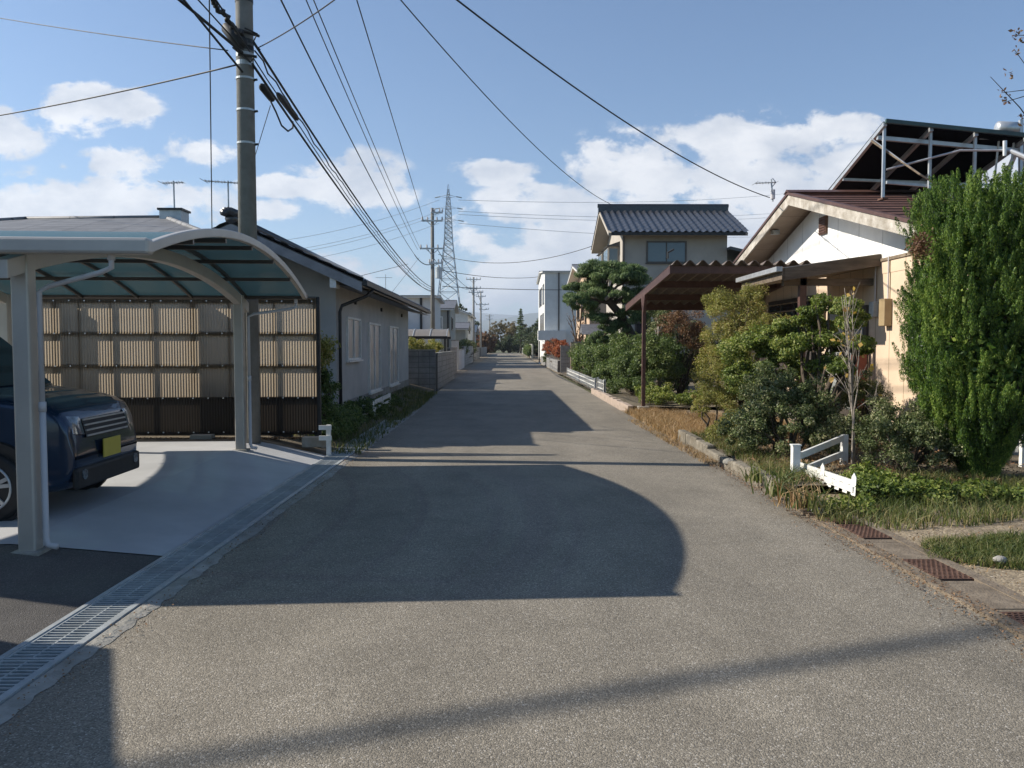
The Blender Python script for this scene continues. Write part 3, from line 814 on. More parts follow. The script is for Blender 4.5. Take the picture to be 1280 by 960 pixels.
for k in range(5):
    a = -.9 + k * .45; m.tube([(RX + .12 * math.sin(a) - .02, Y0R - .10, RZ + .12 + .1 * math.cos(a)), (RX + .12 * math.sin(a), Y0R + .12, RZ + .12 + .1 * math.cos(a))], .07, 8)
m.build('ridge_end_tile', M['tile'], hs, smooth=True)
for sg in (1, -1):
    m = MB(); ex = EX if sg > 0 else 2 * RX - EX
    m.prism([(RX, Y0R - .02, RZ - .02), (ex, Y0R - .02, EZ - .02), (ex, Y0R - .02, EZ - .20), (RX, Y0R - .02, RZ - .2)], (0, .03, 0)); m.build('verge_board', pmat('grey_verge', (.28, .28, .29), (.2, .2, .21), 4, .7) if sg > 0 else bpy.data.materials['grey_verge'], hs)
m = MB(); m.box(EX - .62, EX - .5, Y0R + .01, Y0R + .35, EZ - .12, EZ + .14); m.build('purlin_end', M['white'], hs)
m = MB(); m.beam((EX + .05, Y0R, EZ - .03), (EX, Y1R, EZ - .03), .10, .09); m.build('gutter', M['dark_metal'], hs)
m = MB(); m.quad((EX, Y0R + .05, EZ - .15), (WX, Y0R + .05, EZ - .02), (WX, Y1R, EZ - .02), (EX, Y1R, EZ - .15)); m.build('soffit', bpy.data.materials['grey_verge'], hs)
m = MB(); m.tube([(EX + .02, 16.6, EZ - .08), (EX - .1, 16.5, EZ - .22), (WX + .10, 16.32, EZ - .42), (WX + .06, 16.3, EZ - .55), (WX + .06, 16.3, .1)], .035, 8); m.build('downpipe', M['dark_metal'], hs, smooth=True)
for yv in (18.2, 22.0, 26.3):
    m = MB(); m.tube([(WX, yv, 2.58), (WX + .05, yv, 2.58)], .055, 10); m.build('vent_cap', M['dark_metal'], hs)

def window_x(parent, x, y0, y1, z0, z1, side=1, frame=.05, mull=1, mat='glass', fm='alu_dark', sill=True):
    """window in a wall whose plane is x; side=+1 faces +x"""
    f = MB(); xx0, xx1 = (x, x + .05) if side > 0 else (x - .05, x)
    f.box(xx0, xx1, y0, y0 + frame, z0, z1); f.box(xx0, xx1, y1 - frame, y1, z0, z1)
    f.box(xx0, xx1, y0 + frame, y1 - frame, z0, z0 + frame); f.box(xx0, xx1, y0 + frame, y1 - frame, z1 - frame, z1)
    for k in range(mull):
        yy_ = y0 + (y1 - y0) * (k + 1) / (mull + 1); f.box(xx0, xx1 - .01 * side if side > 0 else xx1, yy_ - .022, yy_ + .022, z0 + frame, z1 - frame)
    fo = f.build('window', M[fm], parent)
    g = MB(); g.box(x + .008 * side if side > 0 else x - .018, x + .018 if side > 0 else x - .008, y0 + frame * .9, y1 - frame * .9, z0 + frame * .9, z1 - frame * .9); g.build('pane', M[mat], fo)
    if sill:
        s = MB(); a, b = (x, x + .09) if side > 0 else (x - .09, x); s.box(a, b, y0 - .04, y1 + .04, z0 - .04, z0 - .004); s.build('sill', M[fm], fo)
    return fo

def window_y(parent, y, x0, x1, z0, z1, frame=.05, mull=1, mat='glass', fm='alu_dark', sill=True):
    """window in a wall facing the camera (-y)"""
    f = MB(); a, b = y - .05, y
    f.box(x0, x0 + frame, a, b, z0, z1); f.box(x1 - frame, x1, a, b, z0, z1)
    f.box(x0 + frame, x1 - frame, a, b, z0, z0 + frame); f.box(x0 + frame, x1 - frame, a, b, z1 - frame, z1)
    for k in range(mull):
        xx = x0 + (x1 - x0) * (k + 1) / (mull + 1); f.box(xx - .022, xx + .022, a + .01, b, z0 + frame, z1 - frame)
    fo = f.build('window', M[fm], parent)
    g = MB(); g.box(x0 + frame * .9, x1 - frame * .9, y - .018, y - .008, z0 + frame * .9, z1 - frame * .9); g.build('pane', M[mat], fo)
    if sill:
        s = MB(); s.box(x0 - .04, x1 + .04, y - .09, y, z0 - .04, z0 - .004); s.build('sill', M[fm], fo)
    return fo

window_x(hs, WX, 17.2, 18.75, 1.28, 2.22, 1, .045, 1, 'curtain', 'white')
window_x(hs, WX, 19.9, 21.7, .42, 2.18, 1, .05, 1, 'curtain', 'white')
window_x(hs, WX, 23.4, 25.3, .42, 2.18, 1, .05, 1, 'curtain', 'white')
# slate wing behind the fence
wg = MB(); wy0, wy1, wxa, wxb = 13.9, 19.3, -13.2, -5.6
wg.box(wxa, wxb, wy0, wy1, 0, 3.15); wg.build('wing_wall', pmat('tan_wing_render', (.62, .53, .43), (.55, .47, .38), 2, .9, dirt=.2), hs)
apex = P(207, 272, 16.6); lft = (-9.8, 16.6, apex.z - .03)
ez = 3.30; ex0, ex1, ey0, ey1 = wxa - .6, -4.55, 13.3, 19.9
m = MB(); A, B = apex, Vector(lft)
c = [Vector((ex0, ey0, ez)), Vector((ex1, ey0, ez)), Vector((ex1, ey1, ez)), Vector((ex0, ey1, ez))]
for f in ((c[0], c[1], A, B), (c[1], c[2], A), (c[2], c[3], B, A), (c[3], c[0], B)): m.quad(*f)
m.quad(*[v - Vector((0, 0, .12)) for v in c])
for i in range(4): m.quad(c[i], c[(i + 1) % 4], c[(i + 1) % 4] - Vector((0, 0, .12)), c[i] - Vector((0, 0, .12)))
m.build('slate_roof', M['slate'], hs)
m = MB(); m.tube([A, c[1]], .05, 8); m.tube([A, c[0] * 0 + B], .05, 8); m.tube([B, c[0]], .05, 8); m.build('hip_cap', M['slate'], hs, smooth=True)
m = MB(); q = P(218, 275, 16.6); m.box(q.x - .22, q.x + .22, 16.4, 16.8, q.z - .15, q.z + .17); m.build('roof_vent', M['galv'], hs)
m = MB(); m.box(q.x - .25, q.x + .25, 16.36, 16.84, q.z + .17, q.z + .21); m.build('vent_lid', M['dark_metal'], hs)
window_y(hs, wy0, -7.6, -6.2, .9, 2.1, .05, 1, 'curtain', 'alu_dark')

# ------------------------------------------------------------------ aerials
def aerial(name_label, base, top, boom, n, d, cat='aerial'):
    o = thing('tv_aerial', name_label, cat, tuple(base), 'television aerials on the roofs')
    m = MB(); m.tube([base, top], .017, 6); m.build('mast', M['galv'], o)
    m = MB(); b0, b1 = Vector(boom[0]), Vector(boom[1]); m.tube([b0, b1], .012, 5)
    for i in range(n):
        p = b0.lerp(b1, i / (n - 1)); w = .10 + .04 * (i % 2) + (.12 if i in (0,) else 0)
        m.tube([p + Vector((0, -w, 0)), p + Vector((0, w, 0))], .006, 4)
    m.build('boom', M['galv'], o)
    return o
o = aerial('small aerial on a mast above the slate roof vent', P(218, 262, 16.6), P(217, 226, 16.6), (P(203, 229, 16.6), P(229, 228, 16.6)), 9, 0)
o = aerial('wide aerial on a dark mast just left of the big concrete pole', P(286, 282, 15.9), P(285, 226, 15.9), (P(255, 226, 15.9), P(299, 229, 15.9)), 12, 0)
o = aerial('aerial with a forked reflector above the brown house gable', P(966, 252, 17.5), P(964, 224, 17.5), (P(944, 229, 17.5), P(970, 228, 17.5)), 8, 0)
m = MB(); p = P(970, 228, 17.5); m.tube([p + Vector((-.08, 0, .09)), p, p + Vector((-.08, 0, -.09))], .01, 5); m.build('reflector', M['galv'], o)
m = MB(); p = P(966, 243, 17.5); m.tube([p + Vector((0, 0, -.10)), p + Vector((0, 0, .10))], .05, 8); m.build('amplifier', M['pvc'], o)
o = aerial('tiny aerial on the far dark roof behind the grey house', P(482, 372, 44), P(482, 343, 44), (P(470, 347, 44), P(490, 347, 44)), 7, 0)

# ================================================================== RIGHT: THE BROWN ROOFED HOUSE
hb = thing('brown_roofed_house', 'single storey house with faded brown roof, white gable and cream boarded wall', 'house', (9, 16, 0))
XV, XWL, XE = 5.65, 6.25, 15.0
YR, ZR, SLP = 16.0, 4.60, .266
YN, YF = 9.9, 22.0; ZN = ZR - SLP * (YR - YN); ZF = ZR - SLP * (YF - YR)
YW0, YW1 = 10.75, 21.2
ZB = 3.05
roofz = lambda y: ZR - SLP * abs(y - YR)
m = MB(); m.box(XWL, XE - .6, YW0, YW1, 0.3, ZB - .26); m.build('wall', M['cream_wall'], hb)
m = MB(); m.prism([(XWL - .004, YW0 + .0, ZB), (XWL - .004, YR, roofz(YR) - .16), (XWL - .004, YW1, ZB)] if False else
                  [(XWL - .004, YW0, ZB - .26), (XWL - .004, YW0, roofz(YW0) - .14), (XWL - .004, YR, roofz(YR) - .14), (XWL - .004, YW1, roofz(YW1) - .14), (XWL - .004, YW1, ZB - .26)], (.2, 0, 0))
m.build('gable_wall', M['white_wall'], hb)
m = MB(); m.box(XWL - .03, XWL + .1, YW0, YW1, ZB - .06, ZB - .01); m.build('wall_trim', M['wood'], hb)
m = MB(); m.box(XWL - .008, XWL + .1, YW0, YW1, ZB - .262, ZB - .06); m.build('wall_band', M['cream_wall'], hb)
m = MB(); m.box(XWL - .02, XE - .55, YW0 - .02, YW1 + .02, -.1, .3); m.build('foundation', M['concrete'], hb)
for s in (-1, 1):
    ye = YN if s < 0 else YF
    m = MB(); m.slab((XV, YR, ZR), (XE, YR, ZR), (XE, ye, ZN if s < 0 else ZF), (XV, ye, ZN if s < 0 else ZF), .05); m.build('roof', M['roof_red'], hb)
    m = MB()   # horizontal laps of the sheet roof
    n = 14
    for k in range(1, n):
        yk = YR + (ye - YR) * k / n; m.box(XV, XE, yk - .02, yk + .02, roofz(yk) - .01, roofz(yk) + .022)
    m.build('roof_lap', M['roof_red'], hb)
    m = MB(); zz = -.052; m.quad((XV, YR, ZR + zz), (XWL + .2, YR, ZR + zz), (XWL + .2, ye, roofz(ye) + zz), (XV, ye, roofz(ye) + zz)); m.build('soffit', M['soffit'], hb)
    m = MB(); m.prism([(XV - .035, YR, ZR - .0), (XV - .035, ye, roofz(ye) - .0), (XV - .035, ye, roofz(ye) - .20), (XV - .035, YR, ZR - .21)], (.035, 0, 0)); m.build('bargeboard', M['fascia'], hb)
    m = MB(); m.prism([(XV - .06, YR, ZR + .045), (XV - .06, ye, roofz(ye) + .045), (XV - .06, ye, roofz(ye) - .01), (XV - .06, YR, ZR - .01)], (.10, 0, 0)); m.build('verge_cap', M['brown_paint'], hb)
m = MB(); m.prism([(XV - .08, YR - .16, ZR + .02), (XV - .08, YR, ZR + .09), (XV - .08, YR + .16, ZR + .02), (XV - .08, YR, ZR + .05)], (XE - XV, 0, 0)); m.build('ridge_cap', M['brown_paint'], hb)
# eave soffit towards the camera
m = MB(); m.box(XV, XE, YN - .02, YN + .02, ZN - .18, ZN - .0); m.build('fascia', M['fascia'], hb)
# louvre under the ridge
m = MB(); yv = 15.75; m.box(XWL - .05, XWL - .004, yv - .17, yv + .17, 3.78, 4.12); lv = m.build('louvre', M['rust'], hb)
m = MB()
for k in range(6): m.box(XWL - .065, XWL - .05, yv - .15, yv + .15, 3.80 + k * .052, 3.825 + k * .052)
m.build('slat', M['brown_paint'], lv)
m = MB(); m.tube([(5.9, 17.6, roofz(17.6) - .06), (5.9, 17.6, roofz(17.6) - .14)], .10, 12); m.build('soffit_vent', M['galv'], hb)
# meter boxes by the entrance
m = MB(); m.box(XWL - .13, XWL, 12.92, 13.12, 1.92, 2.36); mb_ = m.build('meter_box', pmat('meter_tan', (.36, .27, .15), (.3, .22, .12), 5, .5), hb, bevel=.01)
m = MB(); m.box(XWL - .10, XWL, 13.4, 13.55, 2.08, 2.34); m.build('meter', M['galv'], hb, bevel=.015)
m = MB(); m.tube([(XWL - .03, 13.02, 2.36), (XWL - .03, 13.02, ZB)], .014, 6); m.build('conduit', M['pvc'], hb)
m = MB(); m.tube([(XWL - .03, 13.47, 2.34), (XWL - .03, 13.47, ZB)], .012, 6); m.build('conduit', M['pvc'], hb)
# porch roof over the entrance
pr = []
PY0, PY1, PX0 = 13.35, 15.6, 4.62
m = MB(); m.slab((PX0, PY0, 2.90), (XWL, PY0, 3.13), (XWL, PY1, 3.13), (PX0, PY1, 2.90), .05); m.build('porch_roof', M['fascia'], hb)
m = MB(); m.prism([(PX0, PY0 - .03, 2.885), (XWL, PY0 - .03, 3.115), (XWL, PY0 - .03, 2.93), (PX0, PY0 - .03, 2.68)], (0, .04, 0)); m.build('porch_fascia', M['porch_wood'], hb)
m = MB(); m.box(PX0 - .03, PX0 + .01, PY0 - .03, PY1, 2.70, 2.89); m.build('porch_fascia', M['porch_wood'], hb)
m = MB(); m.box(PX0 - .13, PX0 - .03, PY0 - .05, PY1 + .05, 2.83, 2.91); m.build('porch_gutter', M['galv_lite'], hb)
m = MB(); m.quad((PX0, PY0, 2.72), (XWL, PY0, 2.93), (XWL, PY1, 2.93), (PX0, PY1, 2.72)); m.build('porch_soffit', M['wood'], hb)
m = MB(); m.box(5.0, 5.11, 13.6, 13.71, 0, 2.78); m.build('porch_post', M['brown_paint'], hb)
m = MB(); m.box(PX0 + .1, XWL, 13.6, 13.72, 2.62, 2.74); m.build('porch_beam', M['porch_wood'], hb)
# dark latticed windows and the red-framed door along the wall
for (a, b, z0, z1) in ((15.6, 18.9, 1.75, 2.62),):
    w = window_x(hb, XWL, a, b, z0, z1, -1, .06, 3, 'glass', 'alu_dark')
    m = MB()
    for k in range(5): m.box(XWL - .075, XWL - .052, a, b, z0 + .08 + k * .17, z0 + .11 + k * .17)
    m.build('lattice', M['wood'], w)
m = MB(); m.box(XWL - .05, XWL, 13.75, 15.4, .3, 2.3); d_ = m.build('door', M['alu_dark'], hb)
m = MB(); m.box(XWL - .066, XWL - .052, 13.85, 14.5, .45, 2.2); m.build('pane', M['curtain'], d_)
m = MB(); m.box(XWL - .066, XWL - .052, 14.62, 15.3, .45, 2.2); m.build('pane', M['curtain'], d_)
m = MB(); m.box(XWL - .30, XWL - .06, 13.66, 13.74, .3, 1.6); m.build('door_screen', pmat('red_screen', (.40, .13, .08), (.32, .1, .06), 4, .7), hb)
window_x(hb, XWL, 11.2, 12.3, 1.2, 2.1, -1, .05, 1, 'curtain', 'alu_dark')

# ------------------------------------------------------------------ solar water heaters on the roof
sp = thing('solar_rack', 'black solar panels seen from behind on a tilted aluminium rack over the ridge', 'solar panel', (6.7, 15.5, 4.5))
tops = [P(1105, 158, 14.4), P(1163, 164, 14.4), P(1219, 170, 14.4), P(1282, 176, 14.4)]
lows = [P(1019, 243, 17.4), P(1072, 245, 17.4), P(1134, 247, 17.4), P(1200, 250, 17.4)]
for i in range(4):
    t = tops[i]; l = lows[i].copy(); l = Vector((t.x + .04, 17.3, 4.66))
    lows[i] = l
    MB().beam(t + Vector((0, -.04, .03)), l, .06, .07).build('rail', M['galv_lite'], sp)
up = Vector((0, .02, .045))
m = MB(); m.prism([tops[0] + up, tops[3] + up, lows[3] + up, lows[0] + up], (0, .012, .05)); m.build('panel', M['panel_back'], sp)
m = MB(); m.beam(tops[0] + Vector((0, -.06, .08)), tops[3] + Vector((0, -.06, .08)), .05, .07); m.build('top_edge', pmat('green_edge', (.05, .09, .08), (.04, .06, .06), 5, .4), sp)
for f, w in ((.10, .07), (.62, .05)):
    a = tops[0].lerp(lows[0], f) - Vector((0, .03, .05)); b = tops[3].lerp(lows[3], f) - Vector((0, .03, .05))
    MB().beam(a, b + (b - a) * .25, w, w).build('cross_tube', M['galv_lite'], sp)
for i in range(4):
    t = tops[i]; yb = 14.45; zb = roofz(yb) + .02
    MB().beam((t.x + .03, yb, t.z), (t.x + .03, yb, zb), .045, .045).build('leg', M['galv'] if i != 0 else M['galv_lite'], sp)
    MB().beam((t.x + .03, yb - .1, zb + .02), (t.x + .03, yb + .1, zb + .02), .1, .03).build('foot', M['rust'], sp)
m = MB(); m.tube([P(1089, 176, 14.7), P(1150, 218, 14.0), P(1208, 253, 13.9)], .018, 6); m.build('brace', M['wood'], sp)
m = MB(); m.tube([P(1089, 173, 14.7), P(1130, 203, 14.2), P(1196, 250, 13.9)], .010, 6); m.build('brace', M['galv_lite'], sp)
m = MB(); m.tube([P(1108, 212, 14.5), P(1200, 188, 14.2), P(1262, 188, 14.0), P(1300, 214, 13.8)], .02, 6); m.build('brace', M['galv_lite'], sp)
m = MB(); m.tube([P(1256, 195, 14.0), P(1256, 176, 14.0)], .035, 8); m.tube([P(1262, 188, 14), P(1300, 204, 13.6)], .04, 8); m.build('bracket', M['galv_lite'], sp)
wt_ = thing('water_tank', 'silver cylindrical hot water tank on the roof at the right edge', 'water tank', tuple(P(1262, 170, 14.6)))
m = MB(); m.tube([P(1245, 160, 14.6), P(1247, 160, 14.6), P(1270, 161, 14.6), P(1272, 161, 14.6)], [.07, .12, .12, .07], 14); m.build('tank', M['galv_lite'], wt_, smooth=True)
m = MB(); a = P(1224, 172, 14.6); b = P(1310, 177, 14.6); m.beam(a, b, .05, .06); m.build('stand', M['galv_lite'], wt_)
m = MB()
for q in (1249, 1268): m.tube([P(q, 170, 14.6), (P(q, 170, 14.6).x, 14.75, roofz(14.75))], .02, 6)
m.build('leg', M['galv'], wt_)
sp2 = thing('solar_rack', 'bluish panel edge leaning to the right on the far side of the roof ridge', 'solar panel', tuple(P(1240, 245, 16)))
MB().beam(P(1188, 247, 16.9), P(1256, 176, 15.0), .09, .09).build('rail', pmat('blue_tube', (.16, .19, .28), (.13, .16, .24), 5, .4, .4), sp2)
MB().beam(P(1245, 250, 15.2), P(1276, 176, 14.8), .06, .06).build('rail', M['galv_lite'], sp2)
MB().beam(P(1276, 150, 14.6), P(1276, 252, 14.6), .06, .06).build('leg', M['galv_lite'], sp2)
MB().beam(P(1108, 228, 14.5), P(1290, 243, 14.5), .05, .05).build('cross_tube', M['galv'], sp2)

# ------------------------------------------------------------------ brown carport on the right
bc = thing('carport', 'old brown steel carport with deep corrugated roof beside the shrub garden', 'carport', (3.3, 19.3, 0))
CX0, CX1, CY0, CY1 = 3.32, 6.2, 16.3, 22.2
cz0, cz1 = 3.22, 2.72
cz = lambda y: cz0 + (cz1 - cz0) * (y - CY0) / (CY1 - CY0)
n = int((CX1 - CX0) / .25)
def cw(t):   # trapezoid wave 0..1
    t = t % 1.0
    return 0 if t < .15 else (t - .15) / .3 if t < .45 else 1 if t < .6 else 1 - (t - .6) / .4
m = MB(); m.grid(lambda u, v: (CX0 + (CX1 - CX0) * u, CY0 - .1 + (CY1 + .1 - CY0) * v, cz(CY0 + (CY1 - CY0) * v) + .10 * cw(u * n)), n * 14, 2)
ro = m.build('roof_sheet', pmat('old_corrugated_sheet', (.17, .135, .11), (.11, .085, .07), 6, .7, dirt=.4), bc, fix=False)
md = ro.modifiers.new('s', 'SOLIDIFY'); md.thickness = .012; md.offset = 0
for x in (CX0, CX1 - .05):
    m = MB(); m.prism([(x, CY0 - .05, cz(CY0) + .01), (x, CY1, cz(CY1) + .01), (x, CY1, cz(CY1) - .17), (x, CY0 - .05, cz(CY0) - .17)], (.05, 0, 0)); m.build('side_beam', M['brown_paint'], bc, bevel=.006)
for y in (CY0 + .05, 18.2, 20.2, CY1 - .08):
    m = MB(); m.box(CX0 + .052, CX1 - .052, y - .03, y + .03, cz(y) - .15, cz(y) + (.085 if y > 21 else 0)); m.build('cross_beam', M['brown_paint'], bc)
for x in (CX0 + .02, CX1 - .1):
    m = MB(); yb = 19.35; m.box(x - .04, x + .045, yb - .05, yb + .05, 0, cz(yb) - .17); m.build('post', M['brown_paint'], bc, bevel=.006)
    m = MB(); m.prism([(x - .03, yb - .05, cz(yb) - .60), (x - .03, yb + .05, cz(yb) - .60), (x - .03, yb + .26, cz(yb + .26) - .172), (x - .03, yb - .26, cz(yb - .26) - .172)], (.06, 0, 0)); m.build('gusset', M['brown_paint'], bc)
    m = MB(); m.box(x - .13, x + .13, yb - .13, yb + .13, -.05, .13); m.build('footing', M['concrete'], bc, bevel=.02)
m = MB(); p = P(836, 322, 16.3); m.tube([p + Vector((-.02, 0, -.02)), p + Vector((-.02, 0, .10)), p + Vector((.1, 0, .17))], .02, 6); m.build('gutter_hook', M['dark_metal'], bc)

# ================================================================== HOUSES FARTHER UP THE STREET
def gable_house(name, label, x0, x1, y0, y1, zw, rise, ov, wm, rm, axis='x', tiled=False, base=.3, gx=None):
    """plain gabled block; axis = direction of the ridge"""
    h = thing(name, label, 'house', ((x0 + x1) / 2, (y0 + y1) / 2, 0))
    xm, ym = (x0 + x1) / 2, (y0 + y1) / 2
    m = MB()
    if axis == 'x':
        s = rise / ((y1 - y0) / 2 + ov); zr = zw + rise
        m.prism([(x0, y0, 0), (x0, y1, 0), (x0, y1, zw + ov * s - .12), (x0, ym, zr - .12), (x0, y0, zw + ov * s - .12)], (x1 - x0, 0, 0)); m.build('wall', M[wm], h)
        X0, X1, Y0, Y1 = x0 - ov, x1 + ov, y0 - ov, y1 + ov
        for ye in (Y0, Y1):
            MB().slab((X0, ym, zr), (X1, ym, zr), (X1, ye, zw), (X0, ye, zw), .12).build('roof_deck', M['beige_wall'] if wm == 'beige_wall' else M['pale_wall'], h)
            if tiled:
                n = int((X1 - X0) / .29) * 6; rows_ = 9; L_ = math.hypot(ye - ym, rise); ny, nz_ = (rise / L_ * (1 if ye > ym else -1), abs(ye - ym) / L_)
                def fn(u, v):
                    s_ = v * rows_; fr = s_ - math.floor(s_) if v < 1 else 1
                    x = X0 - .02 + (X1 - X0 + .04) * u; b = .075 * (.5 + .5 * math.cos(2 * math.pi * (x - X0) / .29)) ** 1.4 + .03 * fr + .015
                    return (x, ym + (ye - ym) * v * 1.02 + ny * b, zr + (zw - zr) * v * 1.02 + nz_ * b)
                m = MB(); m.grid(fn, n, rows_ * 4); m.build('roof', M[rm], h, smooth=True, fix=False)
                m = MB(); m.box(X0 + .12, X1 - .12, ye - .05 if ye < ym else ye - .02, ye + .02 if ye < ym else ye + .05, zw - .10, zw + .02); m.build('gutter', M['dark_metal'], h)
            else:
                MB().slab((X0 - .02, ym, zr + .062), (X1 + .02, ym, zr + .062), (X1 + .02, ye + (.03 if ye > ym else -.03), zw + .055), (X0 - .02, ye + (.03 if ye > ym else -.03), zw + .055), .06).build('roof', M[rm], h)
        m = MB()
        if tiled:
            m.box(X0 - .05, X1 + .05, ym - .11, ym + .11, zr - .05, zr + .24); m.tube([(X0 - .08, ym, zr + .26), (X1 + .08, ym, zr + .26)], .09, 8)
        else: m.tube([(X0 - .03, ym, zr + .05), (X1 + .03, ym, zr + .05)], .07, 6)
        m.build('ridge', M[rm], h)
    else:
        s = rise / ((x1 - x0) / 2 + ov); zr = zw + rise
        m.prism([(x0, y0, 0), (x1, y0, 0), (x1, y0, zw + ov * s - .12), (xm, y0, zr - .12), (x0, y0, zw + ov * s - .12)], (0, y1 - y0, 0)); m.build('wall', M[wm], h)
        X0, X1, Y0, Y1 = x0 - ov, x1 + ov, y0 - ov, y1 + ov
        for xe in (X0, X1):
            MB().slab((xm, Y0, zr), (xe, Y0, zw), (xe, Y1, zw), (xm, Y1, zr), .12).build('roof_deck', M['pale_wall'], h)
            MB().slab((xm, Y0 - .02, zr + .062), (xe, Y0 - .02, zw + .055), (xe, Y1 + .02, zw + .055), (xm, Y1 + .02, zr + .062), .06).build('roof', M[rm], h)
        m = MB(); m.tube([(xm, Y0, zr + .05), (xm, Y1, zr + .05)], .07, 6); m.build('ridge', M[rm], h)
    m = MB(); m.box(x0 - .02, x1 + .02, y0 - .02, y1 + .02, -.1, base); m.build('foundation', M['concrete'], h)
    return h

# two storey tiled house behind the garden
h2 = gable_house('tiled_house', 'two storey beige house with glossy dark tiled roof behind the pine', 4.95, 9.4, 34.1, 39.4, 6.28, 1.42, .68, 'beige_wall', 'tile', 'x', True)
window_y(h2, 34.1, P(808, 315, 34.1).x, P(858, 315, 34.1).x, 5.10, 6.02, .06, 1, 'glass_sky', 'alu_dark')
window_y(h2, 34.1, 5.5, 7.0, 1.0, 2.6, .06, 1, 'glass', 'alu_dark')
m = MB(); m.tube([(4.99, 34.05, 6.2), (4.99, 34.05, .2)], .04, 6); m.build('downpipe', M['alu_dark'], h2)
for (a, b) in ((34.9, 36.4), (37.2, 38.6)):
    m = MB(); m.box(4.45, 4.95, a, b, 4.75, 5.9); bay = m.build('bay', M['beige_wall'], h2)
    m = MB(); m.prism([(4.35, a - .1, 5.9), (4.98, a - .1, 5.9), (4.98, a - .1, 6.12)], (0, b - a + .2, 0)); m.build('roof', M['tile'], bay)
    m = MB(); m.box(4.43, 4.449, a + .1, b - .1, 4.95, 5.8); m.build('pane', M['glass_sky'], bay)
    m = MB(); m.box(4.52, 4.88, a - .019, a, 4.95, 5.8); m.build('pane', M['glass_sky'], bay)
window_x(h2, 4.95, 35.2, 37.4, .9, 2.6, -1, .06, 1, 'glass', 'alu_dark')
# lean-to roof on its right
m = MB(); m.slab((9.4, 33.6, 5.75), (12.2, 33.6, 5.1), (12.2, 38, 5.1), (9.4, 38, 5.75), .12); m.build('side_roof', M['tile'], h2)
m = MB(); m.box(9.4, 11.8, 34.1, 38, 0, 5.1); m.build('side_wall', M['beige_wall'], h2)

h3 = gable_house('beige_house', 'tan walled house with low grey roof beyond the tiled house', 4.65, 10, 44.4, 52.6, 5.55, .85, .62, 'tan_wall', 'tile_grey', 'x')
window_x(h3, 4.65, 47.5, 49.2, 3.2, 4.3, -1, .07, 1, 'glass')
window_x(h3, 4.65, 46, 46.7, 2.9, 3.3, -1, .05, 0, 'glass')
window_x(h3, 4.65, 50.3, 51.8, 3.2, 4.3, -1, .07, 1, 'glass')

h4 = gable_house('white_house', 'tall white boxy house with narrow side windows on the right of the street', 3.98, 10.5, 81.5, 97, 9.1, .65, .25, 'pale_wall', 'tile_grey', 'x')
for (a, b, z0, z1) in ((83, 85.5, 5.9, 8.0), (83.5, 86, 3.0, 5.0), (88, 91, 3.0, 5.0), (92, 94, 6.0, 8.0), (88, 91, 6, 8)):
    window_x(h4, 3.98, a, b, z0, z1, -1, .12, 0, 'glass', 'alu_dark', False)
m = MB(); m.tube([(5.4, 81.42, 9), (5.4, 81.42, .2)], .07, 6); m.build('downpipe', M['alu_dark'], h4)
m = MB(); m.box(3.25, 6.0, 79.9, 81.45, 2.15, 3.1); m.build('balcony', M['pale_wall'], h4)
m = MB(); m.box(3.98, 4.2, 80.0, 80.2, 0, 2.15); m.build('post', M['beige_wall'], h4)
m = MB(); m.box(4.3, 5.6, 81.44, 81.48, .2, 2.1); m.build('garage_door', M['beige_wall'], h4)

# roofed gate of the garden
gt = thing('roofed_gate', 'small wooden gate with a grey pitched roof above the hedge', 'gate', (4.6, 42, 0))
m = MB(); m.prism([(3.95, 41.2, 2.18), (3.95, 42.0, 2.72), (3.95, 42.8, 2.18), (3.95, 42.0, 2.3)], (2.1, 0, 0)); m.build('roof', M['tile_grey'], gt)
for x in (4.2, 5.7):
    m = MB(); m.box(x, x + .14, 41.9, 42.05, 0, 2.35); m.build('post', M['wood'], gt)
m = MB(); m.box(4.34, 5.7, 41.95, 42.0, .2, 1.7); m.build('gate_leaf', M['wood'], gt)

# left side of the street
hA = gable_house('brown_gabled_house', 'dark roofed house with brown gable just visible over the grey house', -11.5, -5.75, 39, 46, 3.9, 1.15, .5, 'tan_wall', 'tile', 'y')
hB = gable_house('flat_fronted_house', 'grey house with a dark flat roof edge left of the second pole', -11.5, -5.35, 58, 66, 5.15, .22, .35, 'pale_wall', 'tile', 'x')
m = MB(); m.tube([(-6.1, 57.95, 5.1), (-6.1, 57.95, .2)], .09, 6); m.build('downpipe', M['dark_metal'], hB)
m = MB(); m.box(-8.6, -5.8, 56.4, 58, 2.6, 2.75); m.build('canopy', pmat('blue_canopy', (.06, .08, .16), (.05, .06, .12), 4, .6), hB)
hC = gable_house('olive_house', 'pale olive two storey house behind the second utility pole', -9.5, -4.75, 69, 76, 4.75, .85, .35, 'olive_wall', 'tile_grey', 'x')
window_x(hC, -4.75, 70, 72, 3.0, 4.1, 1, .08, 1, 'glass')
window_y(hC, 69, -6.5, -5.4, 3.0, 4.1, .08, 1, 'curtain', 'white')
m = MB(); m.tube([(-4.95, 68.95, 4.6), (-4.95, 68.95, .2)], .07, 6); m.build('downpipe', M['dark_metal'], hC)
hD = gable_house('slate_grey_house', 'tall plain grey house with dark pitched roof past the tiled annex', -9.8, -4.15, 88, 101, 5.0, 1.15, .45, 'pale_wall', 'tile_grey', 'y')
window_x(hD, -4.15, 90, 93, 3.0, 4.3, 1, .1, 1, 'glass')
hE = gable_house('tiled_annex', 'low annex with scalloped grey tiles behind the roadside wall', -6.3, -3.95, 79, 84, 3.25, .6, .3, 'olive_wall', 'tile_grey', 'x')
window_x(hE, -3.95, 80, 82, 1.2, 2.4, 1, .08, 1, 'glass')
